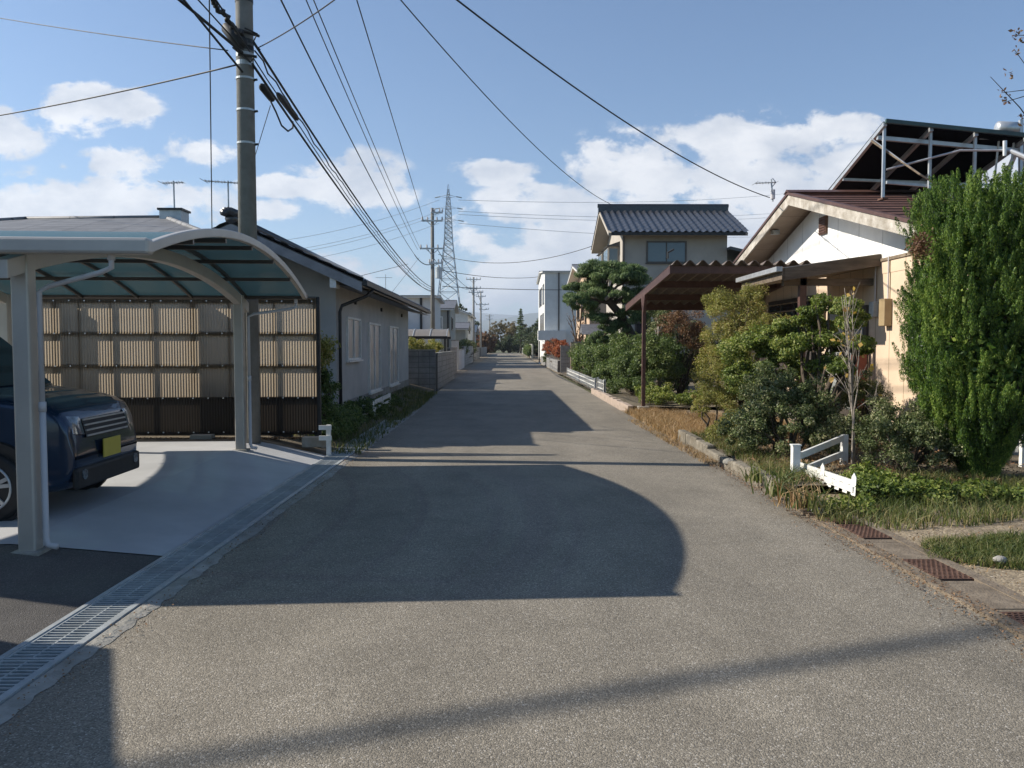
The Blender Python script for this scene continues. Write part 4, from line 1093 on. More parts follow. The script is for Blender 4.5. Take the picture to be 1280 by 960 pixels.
hF = gable_house('low_house', 'low white walled house at the far left end of the street', -9, -4.6, 112, 124, 3.4, 1.2, .5, 'pale_wall', 'tile', 'x')
hG = gable_house('low_house', 'low beige house at the far right end behind the hedges', 6.5, 14, 112, 124, 4.6, 1.4, .5, 'beige_wall', 'tile', 'x')

# small arched carport with an aged clear roof
c2 = thing('carport', 'small arched carport with pale aged roof behind the block wall on the left', 'carport', (-5.5, 49, 0))
m = MB(); m.grid(lambda u, v: (-7.6 + 4.1 * u, 47.5 + 3.0 * v, 1.98 + .62 * math.sin(math.pi * (.08 + .84 * v))), 1, 16); m.build('roof_sheet', M['pcb_clear'], c2, smooth=True, fix=False)
for x in (-7.6, -6.55, -5.5, -4.5, -3.5):
    m = MB(); m.tube([(x, 47.5 + 3 * k / 12, 2.0 + .62 * math.sin(math.pi * (.08 + .84 * k / 12))) for k in range(13)], .03, 6); m.build('roof_rib', M['galv'], c2)
for y, z in ((47.5, 2.1), (50.5, 2.1)):
    m = MB(); m.box(-7.65, -3.45, y - .06, y + .06, z - .08, z + .06); m.build('gutter', M['dark_metal'], c2)
for x in (-6.9, -5.3, -3.7):
    m = MB(); m.box(x - .05, x + .05, 48.9, 49.0, 0, 2.5); m.build('post', M['dark_metal'], c2)

# walls along the left edge
def wall(label, boxes, mat='block', cap=True, name='block_wall', capm='concrete'):
    xs = [b[0] for b in boxes]; o = thing(name, label, 'wall', (boxes[0][0], boxes[0][2], 0))
    for b in boxes:
        x0, x1, y0, y1, z = b
        m = MB(); m.box(x0, x1, y0, y1, -.1, z); m.build('wall', M[mat], o)
        if cap: m = MB(); m.box(x0 - .02, x1 + .02, y0 - .02, y1 + .02, z, z + .06); m.build('coping', M[capm], o)
    return o
wall('grey block wall with a return facing the camera beyond the grey house', [(-3.95, -2.55, 29.0, 29.14, 1.40)], 'block_x')
wall('mossy dark block wall running along the left road edge', [(-2.62, -2.48, 29.2, 38.5, 1.28)], 'block')
wall('second stretch of block wall after the first gap on the left', [(-3.0, -2.86, 41.5, 47, 1.45)], 'block')
wall('pale rendered gate wall beside the small arched carport', [(-3.45, -3.0, 51, 51.4, 1.9), (-3.12, -2.98, 51.4, 58, 1.3)], 'pale_wall')
wall('dark block wall in front of the tiled annex', [(-3.32, -3.18, 61, 78, 1.5)], 'block')
wall('low far block wall beside the third utility pole', [(-3.5, -3.36, 84, 104, 1.3)], 'block')
wall('far grey wall at the left end of the street', [(-3.7, -3.5, 112, 150, 1.3)], 'block')
wall('rubble faced low wall under the orange hedge', [(3.05, 3.27, 47, 69, .72)], 'block', False)
wall('grey gate pillar at the near end of the orange hedge', [(3.12, 3.75, 45.2, 45.5, 1.55)], 'block_x')
wall('tan panel wall between the hedge and the tiled gate', [(3.5, 5.2, 43.0, 43.12, 1.75)], 'tan_wall')
wall('dark slatted wall past the white house forecourt', [(3.25, 3.4, 98, 112, 1.75)], 'olive_wall')
wall('pale low wall lining the far right verge', [(3.1, 3.25, 114, 150, 1.1)], 'block')
o = thing('sign_post', 'thin black post standing in the forecourt before the white house', 'post', (3.1, 70, 0))
m = MB(); m.tube([(2.95, 70, 0), (2.95, 70, 2.0)], .05, 8); m.build('post', M['rubber'], o)
m = MB(); m.tube([(2.95, 70, 0), (2.95, 70, .12)], .09, 8); m.build('foot', M['white'], o)

# unseen house at the viewer's left shoulder; it throws the shadow at the bottom left
o = thing('garden_shed', 'grey gabled outbuilding left of the viewer beside the parking lot', 'shed', (-6.5, 0, 0))
m = MB(); m.prism([(-8.5, 4.53, 0), (-8.5, 4.53, 2.12), (-8.5, .5, 3.54), (-8.5, -3.5, 2.12), (-8.5, -3.5, 0)], (3.2, 0, 0)); m.build('wall', M['grey_wall'], o)

# ================================================================== WHITE GARDEN FENCES
def picket(label, pts, h=.34, post=.05, zf=lambda x, y: .1, gap=.14, style='picket'):
    a = Vector(pts[0]); o = thing('garden_fence', label, 'fence', tuple(a), 'white garden fences')
    for p, q in zip(pts, pts[1:]):
        p = Vector(p); q = Vector(q); L_ = (q - p).length
        for z in ((.35, .78) if style == 'picket' else (.45, .9)):
            MB().beam(p + Vector((0, 0, h * z)), q + Vector((0, 0, h * z)), .018, .03).build('rail', M['white'], o)
        if style == 'picket':
            n = int(L_ / gap)
            for k in range(n + 1):
                c = p.lerp(q, k / n); m = MB(); m.box(c.x - .014, c.x + .014, c.y - .03, c.y + .03, c.z, c.z + h)
                m.add([(c.x - .014, c.y - .03, c.z + h), (c.x + .014, c.y - .03, c.z + h), (c.x + .014, c.y + .03, c.z + h), (c.x - .014, c.y + .03, c.z + h), (c.x, c.y, c.z + h + .035)], [(0, 1, 4), (1, 2, 4), (2, 3, 4), (3, 0, 4)])
                m.build('picket', M['white'], o)
    for p in pts if style == 'rail' else (pts[0], pts[-1]):
        m = MB(); m.box(p[0] - .03, p[0] + .03, p[1] - .03, p[1] + .03, p[2] - .05, p[2] + h * 1.15); m.build('post', M['white'], o)
    return o
picket('long row of small white pickets on the road edge before the green hedge', [(3.02, 26.9, .1), (3.05, 33.0, .1), (3.08, 39.8, .1)], .36, gap=.32)
picket('short white picket piece at the near end of the hedge', [(3.05, 24.6, .1), (3.03, 26.2, .1)], .40, gap=.24)
a = G(993, 590, .12); b = G(1066, 617, .12)
def leaning_picket():
    o = thing('garden_fence', 'small white scalloped picket fence leaning over green weeds', 'fence', tuple(a), 'white garden fences')
    n = 9
    for k in range(n):
        c = a.lerp(b, k / (n - 1)); c.z = .1; w = .046
        tip = .15 if k % 4 else .22
        m = MB(); e = Vector((.03, .05, 0)); d = (b - a).normalized() * w
        m.prism([c - d, c + d, c + d + e + Vector((0, 0, tip * .8)), c + e * 1.1 + Vector((0, 0, tip)), c - d + e + Vector((0, 0, tip * .8))], (.012, .014, 0)); m.build('picket', M['white'], o)
    MB().beam(a + Vector((.01, .0, .04)), b + Vector((.01, .0, .04)), .03, .06).build('rail', M['white'], o)
    MB().beam(a + Vector((.03, .03, .10)), b + Vector((.03, .03, .10)), .02, .05).build('rail', M['white'], o)
leaning_picket()
p0 = G(994, 594, .12); p1 = P(1080, 562, p0.y + .55)
o = thing('garden_fence', 'white two rail garden fence running back behind the thin bare tree', 'fence', tuple(p0), 'white garden fences')
m = MB(); m.box(p0.x - .045, p0.x + .045, p0.y - .04, p0.y + .04, .05, .46); m.build('post', M['white'], o, bevel=.006)
m = MB(); m.box(p0.x - .052, p0.x + .052, p0.y - .047, p0.y + .047, .46, .475); m.build('post_cap', M['white'], o)
for z0, z1 in ((.33, .42), (.15, .22)):
    MB().beam((p0.x + .04, p0.y, z0 + .01), (p0.x + .95, p0.y + .95, z1 + .02), .03, .075).build('rail', M['white'], o)
m = MB(); m.box(p0.x + .93, p0.x + 1.0, p0.y + .92, p0.y + 1.0, .05, .48); m.build('post', M['white'], o)
q = P(1279, 553, 9.9)
o = thing('garden_fence', 'white rail fence end beside the conifer at the right edge', 'fence', (q.x, q.y, 0), 'white garden fences')
m = MB(); m.box(q.x - .03, q.x + .03, 9.87, 9.93, 0, .62); m.build('post', M['white'], o)
for z in (.30, .50): MB().beam((q.x - .12, 9.95, z), (q.x + .9, 9.95, z), .03, .07).build('rail', M['white'], o)
# left: rail pieces by the house
o = thing('garden_fence', 'low white fence among the weeds below the grey house windows', 'fence', (-2.9, 16, .1), 'white garden fences')
u0 = G(455, 523, .15); u1 = G(487, 505, .15)
MB().beam(u0 + Vector((0, 0, .22)), u1 + Vector((0, 0, .22)), .03, .09).build('rail', M['white'], o)
MB().beam(u0 + Vector((0, 0, .08)), u1 + Vector((0, 0, .08)), .03, .05).build('rail', M['white'], o)
for f in (0, .33, .66, 1):
    c = u0.lerp(u1, f); m = MB(); m.box(c.x - .03, c.x + .03, c.y - .03, c.y + .03, .0, .42); m.build('post', M['white'], o)
o = thing('garden_fence', 'short white fence stub beside the end of the brown corrugated fence', 'fence', tuple(G(411, 562, .12)), 'white garden fences')
c = G(411, 562, .10)
m = MB(); m.box(c.x - .03, c.x + .03, c.y - .03, c.y + .03, 0, .46); m.build('post', M['white'], o)
for z in (.27, .42): m = MB(); m.box(c.x - .13, c.x + .05, c.y - .055, c.y - .03, z - .03, z + .035); m.build('rail', M['white'], o)

# ================================================================== POLES AND WIRES
main = P(316, 400, 11.35)
PX1, PY1_ = -3.62, 11.35
def htop(py, d): return CAM_H + (432 - py) / 1000 * d
pl = thing('utility_pole', 'thick concrete utility pole rising out of the frame behind the carport', 'utility pole', (PX1, PY1_, 0), 'utility poles along the street')
m = MB(); m.tube([(PX1, PY1_, 0), (PX1, PY1_, 13)], [.135, .095], 24); m.build('pole', M['pole'], pl, smooth=True)
for py in (106, 144, 184):
    z = htop(py, PY1_); m = MB(); m.tube([(PX1, PY1_, z - .014), (PX1, PY1_, z + .014)], .128, 24, False); m.build('band', M['galv'], pl)
    m = MB(); m.tube([(PX1 + .11, PY1_, z - .01), (PX1 + .17, PY1_ - .02, z - .01)], .016, 6); m.build('step_bolt', M['dark_metal'], pl)
for py in (12, 62, 70, 78, 88):
    z = htop(py, PY1_); m = MB(); m.tube([(PX1, PY1_, z - .03), (PX1, PY1_, z + .03)], .122, 20, False); m.build('band', M['galv' if py in (78, 88) else 'dark_metal'], pl)
m = MB(); z = htop(58, PY1_)
m.tube([(PX1 - .24, PY1_ - .1, z + .16), (PX1 - .2, PY1_ - .12, z + .12), (PX1 - .08, PY1_ - .14, z - .02), (PX1 + .03, PY1_ - .14, z - .12), (PX1 + .05, PY1_ - .14, z - .14)], [.03, .09, .10, .085, .03], 12)
m.build('closure', M['rubber'], pl, smooth=True)
m = MB(); m.tube([(PX1 - .16, PY1_ - .12, z + .12), (PX1 + .24, PY1_ - .12, z + .0)], .02, 6); m.tube([(PX1 - .05, PY1_ - .13, z - .25), (PX1 + .2, PY1_ - .12, z - .28)], .02, 6)
m.tube([(PX1 + .05, PY1_ - .14, z + .1), (PX1 + .22, PY1_ - .15, z + .02), (PX1 + .16, PY1_ - .15, z - .1), (PX1 + .26, PY1_ - .16, z - .2)], .012, 5)
m.tube([(PX1 - .12, PY1_ - .14, z - .16), (PX1 + .12, PY1_ - .14, z - .36), (PX1 + .16, PY1_ - .14, z - .30)], .014, 5)
m.build('bracket', M['dark_metal'], pl)
m = MB(); m.tube([(PX1 + .02, PY1_ - .13, 3.1), (PX1 + .02, PY1_ - .14, 0.3)], .016, 6); m.build('conduit', M['pole'], pl)

def far_pole(label, px, ptop, d, r=.12, arms=(), trafo=None):
    x = P(px, 400, d).x; zt = htop(ptop, d)
    o = thing('utility_pole', label, 'utility pole', (x, d, 0), 'utility poles along the street')
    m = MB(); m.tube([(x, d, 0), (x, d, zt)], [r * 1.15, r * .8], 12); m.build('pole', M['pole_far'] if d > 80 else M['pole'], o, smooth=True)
    for (py, hw, off) in arms:
        z = htop(py, d); w = hw / 1000 * d; c = x + off / 1000 * d
        m = MB(); m.box(c - w, c + w, d - .18, d - .08, z - .05, z + .05)
        m.tube([(c - w * .55, d - .13, z), (x, d - .1, z - w * .5)], .025, 5); m.tube([(c + w * .55, d - .13, z), (x, d - .1, z - w * .5)], .025, 5)
        a = m.build('crossarm', M['galv'], o)
        m = MB()
        for f in (-.95, -.45, .45, .95): m.tube([(c + w * f, d - .13, z + .05), (c + w * f, d - .13, z + .27)], [.07, .045], 8)
        m.build('insulator', M['pvc'], a)
    if trafo:
        z = htop(trafo, d); m = MB(); m.tube([(x + .45, d - .25, z - .38), (x + .45, d - .25, z + .38)], .24, 12); t = m.build('transformer', M['galv'], o)
        m = MB(); m.tube([(x + .45, d - .25, z + .38), (x + .45, d - .25, z + .52)], .06, 8); m.build('bushing', M['pvc'], t)
    return o
far_pole('second utility pole with crossarms and a transformer in front of the pylon', 541, 262, 56, .14, ((278, 13, 0), (312, 15, 0), (330, 8, 4), (268, 7, 6)), 342)
far_pole('third utility pole standing at the far left road edge', 592, 347, 105, .15, ((350, 9, 0), (361, 9, 0), (366, 9, 3)))
far_pole('fourth utility pole, smaller, right of the third one', 601, 364, 140, .16, ((371, 6, 0), (381, 8, 2), (387, 6, 4)))
far_pole('farthest utility pole, faint, above the autumn trees', 612, 393, 235, .2, ((395, 5, 0), (399, 4, 0)))

# lattice transmission tower
tw = thing('transmission_tower', 'tall grey lattice electricity pylon behind the second utility pole', 'pylon', (P(561, 400, 205).x, 205, 0))
tx, ty = P(561, 400, 205).x, 205
def tz(py): return htop(py, 205)
prof = [(0, 3.8), (tz(388), 2.95), (tz(360), 2.3), (tz(330), 1.6), (tz(300), 1.0), (tz(268), .75), (tz(250), .45), (tz(233), .07)]
def tw_w(z):
    for (a, wa), (b, wb) in zip(prof, prof[1:]):
        if z <= b: return wa + (wb - wa) * (z - a) / (b - a)
    return .07
m = MB()
for sx in (-1, 1):
    for sy in (-1, 1):
        m.tube([(tx + sx * w, ty + sy * w, z) for z, w in prof], [.16, .15, .14, .13, .12, .1, .08, .06], 4)
mleg = m.build('leg', M['galv_lite'], tw)
m = MB(); z = 2.0
while z < tz(240):
    w0 = tw_w(z); z2 = min(z + max(1.2, w0 * 1.35), tz(238)); w1 = tw_w(z2)
    for sy in (-1, 1):
        m.tube([(tx - w0, ty + sy * w0, z), (tx + w1, ty + sy * w1, z2)], .06, 4); m.tube([(tx + w0, ty + sy * w0, z), (tx - w1, ty + sy * w1, z2)], .06, 4)
        m.tube([(tx - w1, ty + sy * w1, z2), (tx + w1, ty + sy * w1, z2)], .06, 4)
    for sx in (-1, 1):
        m.tube([(tx + sx * w0, ty - w0, z), (tx + sx * w1, ty + w1, z2)], .06, 4); m.tube([(tx + sx * w0, ty + w0, z), (tx + sx * w1, ty - w1, z2)], .06, 4)
    if z2 - z < .3: break
    z = z2
m.build('bracing', M['galv_lite'], tw)
for py, w in ((248, 2.0), (262, 2.2), (277, 2.5)):
    z = tz(py); m = MB()
    for s in (-1, 1):
        m.tube([(tx, ty, z + .5), (tx + s * w, ty, z), (tx, ty, z - .3)], .08, 4)
    a_ = m.build('crossarm', M['galv_lite'], tw)
    m = MB()
    for s in (-1, 1): m.tube([(tx + s * w, ty, z), (tx + s * (w + 1.4), ty, z - .25)], .14, 6)
    m.build('insulator', M['galv'], a_)

NW = [0]
def wire(p, q, sag, r, label, mat='rubber', name='power_line', n=24, group='overhead wires', amp=0, cat='wire', seed=0):
    p, q = Vector(p), Vector(q); rr_ = random.Random(seed); pts = []
    for i in range(n + 1):
        u = i / n; c = p.lerp(q, u); c.z -= sag * 4 * u * (1 - u)
        if amp and 0 < i < n: c += Vector((rr_.uniform(-amp, amp), 0, rr_.uniform(-amp, amp)))
        pts.append(c)
    m = MB(); m.tube(pts, r, 5)
    o = m.build(name, M[mat], smooth=True, fix=False); tag(o, label, cat, group); return o
def ext(p, q, f):
    return p + (p - q) * f
# bundle from the near pole to the second pole
A1 = Vector((PX1 + .17, PY1_ - .15, htop(66, PY1_))); A2 = Vector((PX1 + .15, PY1_ - .15, htop(92, PY1_)))
Z2 = P(541, 364, 55.8)
wire(A1, Z2 + Vector((0, 0, .25)), .62, .020, 'thick black cable, upper edge of the bundle from the near pole to the second pole', n=40)
wire(A1 + Vector((0, .05, -.1)), Z2 + Vector((0, 0, .12)), .66, .012, 'wavy thin cable just under the top of the pole to pole bundle', n=120, amp=.018, seed=2)
wire(A2, Z2 + Vector((0, 0, .0)), .70, .020, 'thick black cable, lower edge of the bundle from the near pole to the second pole', n=40)
wire(A2 + Vector((.0, 0, .1)), Z2 + Vector((0, 0, -.1)), .62, .010, 'thin cable inside the pole to pole bundle', n=60, amp=.008, seed=4)
def closure(label, px, py, d, l=.36, r=.05):
    c = P(px, py, d); dirv = (Z2 - A1).normalized(); o = thing('cable_closure', label, 'cable joint', tuple(c))
    m = MB(); m.tube([c - dirv * l, c - dirv * l * .9, c - dirv * l * .7, c + dirv * l * .7, c + dirv * l * .9, c + dirv * l], [.02, .04, r, r, .04, .02], 12); m.build('case', M['rubber'], o, smooth=True); return o
closure('black sleeve joint on the upper cable right of the near pole', 360, 134, 14.2, .75, .055)
closure('black sleeve joint on the lower cable close to the near pole', 334, 116, 12.4, .35, .06)
m = MB(); m.tube([P(338, 126, 12.5), P(345, 140, 12.6), P(352, 157, 12.8), P(360, 164, 13.2), P(366, 160, 13.6), P(366, 152, 13.8)], .014, 6)
tag(m.build('cable_loop', M['rubber'], smooth=True), 'slack cable loop hanging under the black sleeve joints', 'wire')
# bundle from the near pole to the upper left
def upleft(px0, py0, pxe, pye, d0, d1, r, label, amp=0, seed=0, n=30, sag=0):
    a = P(px0, py0, d0); b = P(pxe, pye, d1); far = ext(b, a, .9)
    wire(a, far, sag, r, label, n=n, amp=amp, seed=seed)
upleft(303, 66, 222, -2, 11.2, 9.6, .020, 'lowest black cable running up left from the near pole')
upleft(303, 90, 228, -2, 11.2, 9.6, .016, 'black cable that dips below the pole clamp then runs up left')
upleft(304, 62, 246, -2, 11.2, 9.8, .010, 'thin cable running up left from the near pole clamp')
upleft(303, 46, 262, -3, 11.2, 10.0, .032, 'ragged thick wrapped cable at the top left of the near pole', amp=.028, seed=5, n=60)
upleft(312, 64, 268, -3, 11.2, 10.0, .012, 'cable beside the ragged one at the top of the near pole')
# single wires
wire(P(300, 80, 11.3), P(-160, 166, 19), .12, .012, 'thin wire sloping down left from the near pole')
wire(P(285, 63, 11.3), P(-160, -10, 22), .1, .008, 'faint wire from the pole clamp to the upper left corner')
wire(P(265, 285, 15.5), P(261, -60, 11), .0, .010, 'vertical drop wire left of the near pole', n=6)
wire(P(322, 60, 11.3), P(470, -40, 8), .05, .008, 'frayed thin wire from the near pole to the upper right')
wire(P(338, 132, 12), P(296, 270, 15.9), .0, .006, 'slanting drop wire to the aerial by the near pole', n=6)
P2a = P(530, 277, 56); P2b = P(518, 318, 56); P2c = P(553, 277, 56)
wire(ext(P(446, 0, 20), P2a, .5), P2a, .0, .016, 'single high wire coming from the top centre to the second pole crossarm', n=8)
wire(ext(P(365, 0, 15), P2b, .4), P2b, .5, .016, 'left high wire ending below the second pole top', n=30)
wire(ext(P(391, 0, 15), P(522, 312, 56), .4), P(522, 312, 56), .35, .011, 'left wire of the close pair toward the second pole', n=30)
wire(ext(P(400, 0, 15), P(526, 312, 56), .4), P(526, 312, 56), .35, .011, 'right wire of the close pair toward the second pole', n=30)
wire(P2b, P(540, 330, 56), .3, .03, 'short slack jumper at the second pole', n=10)
wire(P(510, 330, 50), P(430, 350, 40), .0, .014, 'thin guy line left of the second pole', n=4)
wire(P(524, 322, 56), P(480, 378, 47), .0, .010, 'service wire falling to the dark roof behind the grey house', n=4)
e1 = P(765, 256, 36.5)
wire(ext(P(546, 0, 16), e1, .5), e1, .9, .012, 'long wire crossing the sky down to the tiled house ridge', n=40)
e2 = P(962, 247, 17.4)
wire(ext(P(632, 0, 9), e2, .5), e2, .45, .010, 'long wire crossing the sky down to the brown house gable', n=40)
wire(P(553, 358, 56), P(735, 362, 62), .1, .022, 'level wire crossing the street from the second pole to the tiled house', n=12)
wire(P(553, 338, 56), P(674, 346, 82), .3, .022, 'sagging wire from the transformer to the white house', n=16)
wire(P(548, 318, 56), P(745, 306, 46), .8, .018, 'sagging wire from the second pole crossarm toward the tiled house', n=20)
for (py0, py1, lab) in ((250, 246, 'top'), (264, 270, 'second'), (268, 275, 'third'), (279, 300, 'lowest')):
    wire(P(573, py0, 205), P(1000, py1 - 6, 330), 2.0, .055, 'faint pylon conductor, %s one running right behind the roofs' % lab, 'galv', n=20, group='pylon conductors')
    wire(P(549, py0, 205), P(200, py0 + 62, 170), 3.0, .045, 'faint pylon conductor, %s one running left behind the roofs' % lab, 'galv', n=20, group='pylon conductors')
for k, (dx, lab) in enumerate(((-6, 'left'), (6, 'right'))):
    wire(P(541 + dx, 312, 56), P(592 + dx * .6, 361, 105), .9, .022, '%s hand line from the second to the third pole' % lab, n=16)
    wire(P(592 + dx * .6, 361, 105), P(601 + dx * .6, 381, 140), .5, .03, '%s hand line from the third to the fourth pole' % lab, n=10)
wire((-40, -2.3, 12.2), (12, 15.76, 12.2), .5, .06, 'heavy cable overhead out of view whose soft shadow crosses the road', n=40)

# ================================================================== PLANTS
def bush(name, label, blobs, n, size, mat, clump=.16, nclump=90, seed=1, trunk=None, group=None, cat='shrub', fill=.25, jitter=.8, aspect=.55, squash=.8, low=-.7, r0=.03, bark='bark', z0=.05, stems=7):
    b0 = blobs[0]; base = trunk or (b0[0], b0[1], z0)
    o = thing(name, label, cat, base, group)
    m = MB(); rr_ = random.Random(seed)
    tips = []
    for b in blobs:
        for k in range(stems if len(blobs) < 3 else max(2, stems // 2)):
            tips.append((b[0] + rr_.uniform(-.6, .6) * b[3], b[1] + rr_.uniform(-.6, .6) * b[4], b[2] + rr_.uniform(-.2, .7) * b[5]))
    limbs(m, base, tips, r0, seed=seed); m.build('trunk', M[bark], o, smooth=True)
    p, nn = clump_points(blobs, n, clump, nclump, fill, squash, low, seed)
    leaves('crown', p, nn, size, M[mat], o, aspect, jitter=jitter)
    return o

# ---- tall conifer at the right
def conifer():
    cx, cy = 5.36, 8.95; R0 = .80; H = 3.40
    o = thing('conifer', 'tall dense bright green conifer at the right edge of the garden', 'tree', (cx, cy, .08))
    m = MB(); m.tube([(cx, cy, 0), (cx + .03, cy, 1.2), (cx - .02, cy, 2.9)], [.09, .07, .02], 10)
    rr_ = random.Random(5)
    for k in range(26):
        a = rr_.uniform(0, 6.28); z = rr_.uniform(.3, 1.6); l = R0 * .75
        m.tube([(cx, cy, z), (cx + math.cos(a) * l * .6, cy + math.sin(a) * l * .6, z + .25), (cx + math.cos(a) * l, cy + math.sin(a) * l, z + .75)], [.03, .02, .008], 5)
    m.build('trunk', M['bark'], o, smooth=True)
    r = np.random.default_rng(21)
    K = 3300                                      # upright sprays
    z = .12 + (H - .1) * r.random(K) ** .92
    def rad(z):
        t = (z - .1) / (H - .1)
        return R0 * np.interp(t, [0, .05, .13, .25, .40, .65, .85, .94, 1.02], [.22, .34, .56, .86, 1.03, 1.08, 1.06, .90, .45])
    a = r.uniform(0, 2 * np.pi, K)
    lump = 1 + .06 * np.sin(a * 3 + z * 1.3) + .05 * np.sin(a * 7 - z * 2.6) + .06 * np.sin(a * 13 + 2 * np.sin(z * 3.1)) + r.normal(0, .025, K)
    depth = r.uniform(.72, 1.0, K)
    rr2 = rad(z) * lump * depth
    # a few hollows where the inside shows
    hol = (np.sin(a * 2.3 + 1.0) * np.sin(z * 2.9 + .5) > .5)
    rr2 = np.where(hol, rr2 * .78, rr2)
    cxs = np.stack([cx + np.cos(a) * rr2, cy + np.sin(a) * rr2, z], 1)
    per = 190
    idx = np.repeat(np.arange(K), per)
    u = r.random(len(idx)) ** .8                   # along the spray, 0 base .. 1 tip
    ln = r.uniform(.10, .27, K)[idx]
    w = (.036 * np.sqrt(np.clip(1 - u, 0.02, 1)) + .006)
    ph = r.uniform(0, 2 * np.pi, len(idx))
    outd = np.stack([np.cos(a), np.sin(a), np.zeros(K)], 1)[idx]
    axis = unit(np.array([[0, 0, 1.0]]) + outd * .30 + r.normal(0, .12, (K, 3))[idx])
    side1 = unit(np.cross(axis, outd)); side2 = np.cross(axis, side1)
    rq = np.sqrt(r.random(len(idx)))
    off = side1 * (np.cos(ph) * w * rq)[:, None] + side2 * (np.sin(ph) * w * rq)[:, None]
    p = cxs[idx] + axis * (ln * (u - .35))[:, None] + off
    nrm = unit(off) + outd * .6
    leaves('crown', p, nrm, .020, M['leaf_conifer'], o, .36, along=axis * 1.4 + unit(off) * .5, jitter=.35)
    zi = .35 + (H - .55) * r.random(26000); ai = r.uniform(0, 2 * np.pi, 26000); ri = rad(zi) * np.sqrt(r.uniform(.12, .62, 26000))
    pi_ = np.stack([cx + np.cos(ai) * ri, cy + np.sin(ai) * ri, zi], 1)
    leaves('inner_crown', pi_, np.stack([np.cos(ai), np.sin(ai), ai * 0 + .3], 1), .075, M['leaf_conifer'], o, .5)
    # drooping brown tuft inside a hollow
    tips = r.normal(0, 1, (900, 3)) * np.array([.05, .05, .07]) + np.array(P(1150, 308, 8.5)[:])
    leaves('dead_spray', tips, r.normal(0, 1, (900, 3)), .03, M['leaf_brown'], o)
    return o
conifer()

def B(px, py, d, rx, ry, rz):           # a crown mass by survey point and radii in metres
    p = P(px, py, d); return (p.x, p.y, p.z, rx, ry, rz)

# ---- shrubs in the near right garden
bush('round_shrub', 'rounded small leaved shrub in front of the cream wall beside the conifer', [B(1128, 548, 9.3, .50, .5, .46), B(1160, 556, 9.1, .34, .4, .36), B(1100, 530, 9.5, .26, .3, .30)], 26000, .030, 'leaf_dark', .10, 130, 31)
bush('broad_shrub', 'broad dark glossy shrub behind the garden kerb', [B(985, 520, 10.6, .62, .6, .62), B(940, 540, 10.7, .42, .5, .40), B(1030, 545, 10.4, .36, .4, .36), B(960, 490, 10.9, .35, .4, .34)], 44000, .034, 'leaf_dark', .12, 170, 32)
bush('garden_tree', 'small dark stemmed tree with layered green leaves before the entrance', [B(1035, 395, 11.6, .52, .6, .26), B(995, 425, 11.9, .55, .6, .30), B(1062, 440, 11.4, .30, .4, .34), B(1040, 470, 11.5, .42, .5, .26), B(975, 455, 12.2, .4, .4, .3), B(1015, 408, 12.0, .4, .4, .24)],
     42000, .045, 'leaf_mid', .15, 95, 33, trunk=(G(1043, 570, .1).x, 11.4, .1), cat='tree', r0=.055, fill=.1, squash=.55, stems=6)
bush('garden_tree', 'slim dark tree with fine foliage left of the broad shrub', [B(950, 440, 12.6, .6, .5, .4), B(1000, 470, 12.2, .45, .4, .35), B(930, 480, 12.8, .4, .4, .4)], 26000, .040, 'leaf_mid', .15, 80, 34, trunk=(G(985, 560, .1).x - .1, 12.3, .1), cat='tree', r0=.04, fill=.1, stems=5)
bush('feathery_bush', 'tall feathery yellow green bush under the porch eave', [B(915, 395, 13.9, .62, .6, .50), B(905, 440, 13.8, .45, .6, .55), B(945, 405, 13.6, .5, .5, .42), B(890, 470, 13.9, .30, .4, .50), B(925, 490, 13.6, .5, .5, .45), B(940, 375, 13.8, .25, .3, .35)],
     46000, .036, 'leaf_yellow', .16, 140, 35, cat='bush', fill=.2, aspect=.35, trunk=(4.0, 13.8, .05), r0=.03, stems=9)
bush('feathery_bush', 'yellowing thin bush low beside the carport entry', [B(888, 505, 13.2, .32, .4, .30), B(915, 520, 12.6, .34, .4, .34), B(905, 545, 11.9, .30, .3, .25)], 12000, .035, 'leaf_yellow', .10, 60, 36, cat='bush', aspect=.35)
bush('entry_shrub', 'dark shrub behind the bare tree near the red screen', [B(1075, 500, 12.4, .45, .4, .5), B(1060, 540, 11.2, .3, .3, .3)], 14000, .035, 'leaf_dark', .12, 60, 37)
# twiggy upright bush at the right of the tree
def twigs(name, label, base, n, h, spread, r, bark, leafn=0, leafmat='leaf_ivory', seed=1, leafsize=.05, cat='tree', lowleaf=.5):
    o = thing(name, label, cat, tuple(base)); m = MB(); rr_ = random.Random(seed); ends = []
    base = Vector(base)
    for k in range(n):
        a = rr_.uniform(0, 6.28); s = spread * rr_.uniform(.25, 1); hh = h * rr_.uniform(.7, 1.0)
        tip = base + Vector((math.cos(a) * s, math.sin(a) * s, hh)); pts = []
        for i in range(8):
            u = i / 7; c = base.lerp(tip, u); c.x = base.x + (tip.x - base.x) * u ** 1.8 + rr_.uniform(-.02, .02); c.y = base.y + (tip.y - base.y) * u ** 1.8 + rr_.uniform(-.02, .02)
            pts.append(c)
        m.tube(pts, [r * (1 - .8 * i / 7) for i in range(8)], 6)
        for i in (3, 4, 5, 6):
            c = pts[i]
            for _ in range(2):
                d = Vector((rr_.uniform(-1, 1), rr_.uniform(-1, 1), rr_.uniform(.6, 1.8))).normalized() * h * rr_.uniform(.08, .2)
                m.tube([c, c + d * .5 + Vector((0, 0, .01)), c + d], [r * .35, r * .25, r * .12], 4); ends.append(c + d)
    m.build('trunk', M[bark], o, smooth=True)
    if leafn:
        pts = np.array([list(rr_.choice(ends)) for _ in range(leafn)]) + rng.normal(0, .03, (leafn, 3))
        leaves('crown', pts, rng.normal(0, 1, (leafn, 3)) + [0, 0, .3], leafsize, M[leafmat], o, .75)
    return o
t0 = G(1066, 585, .1)
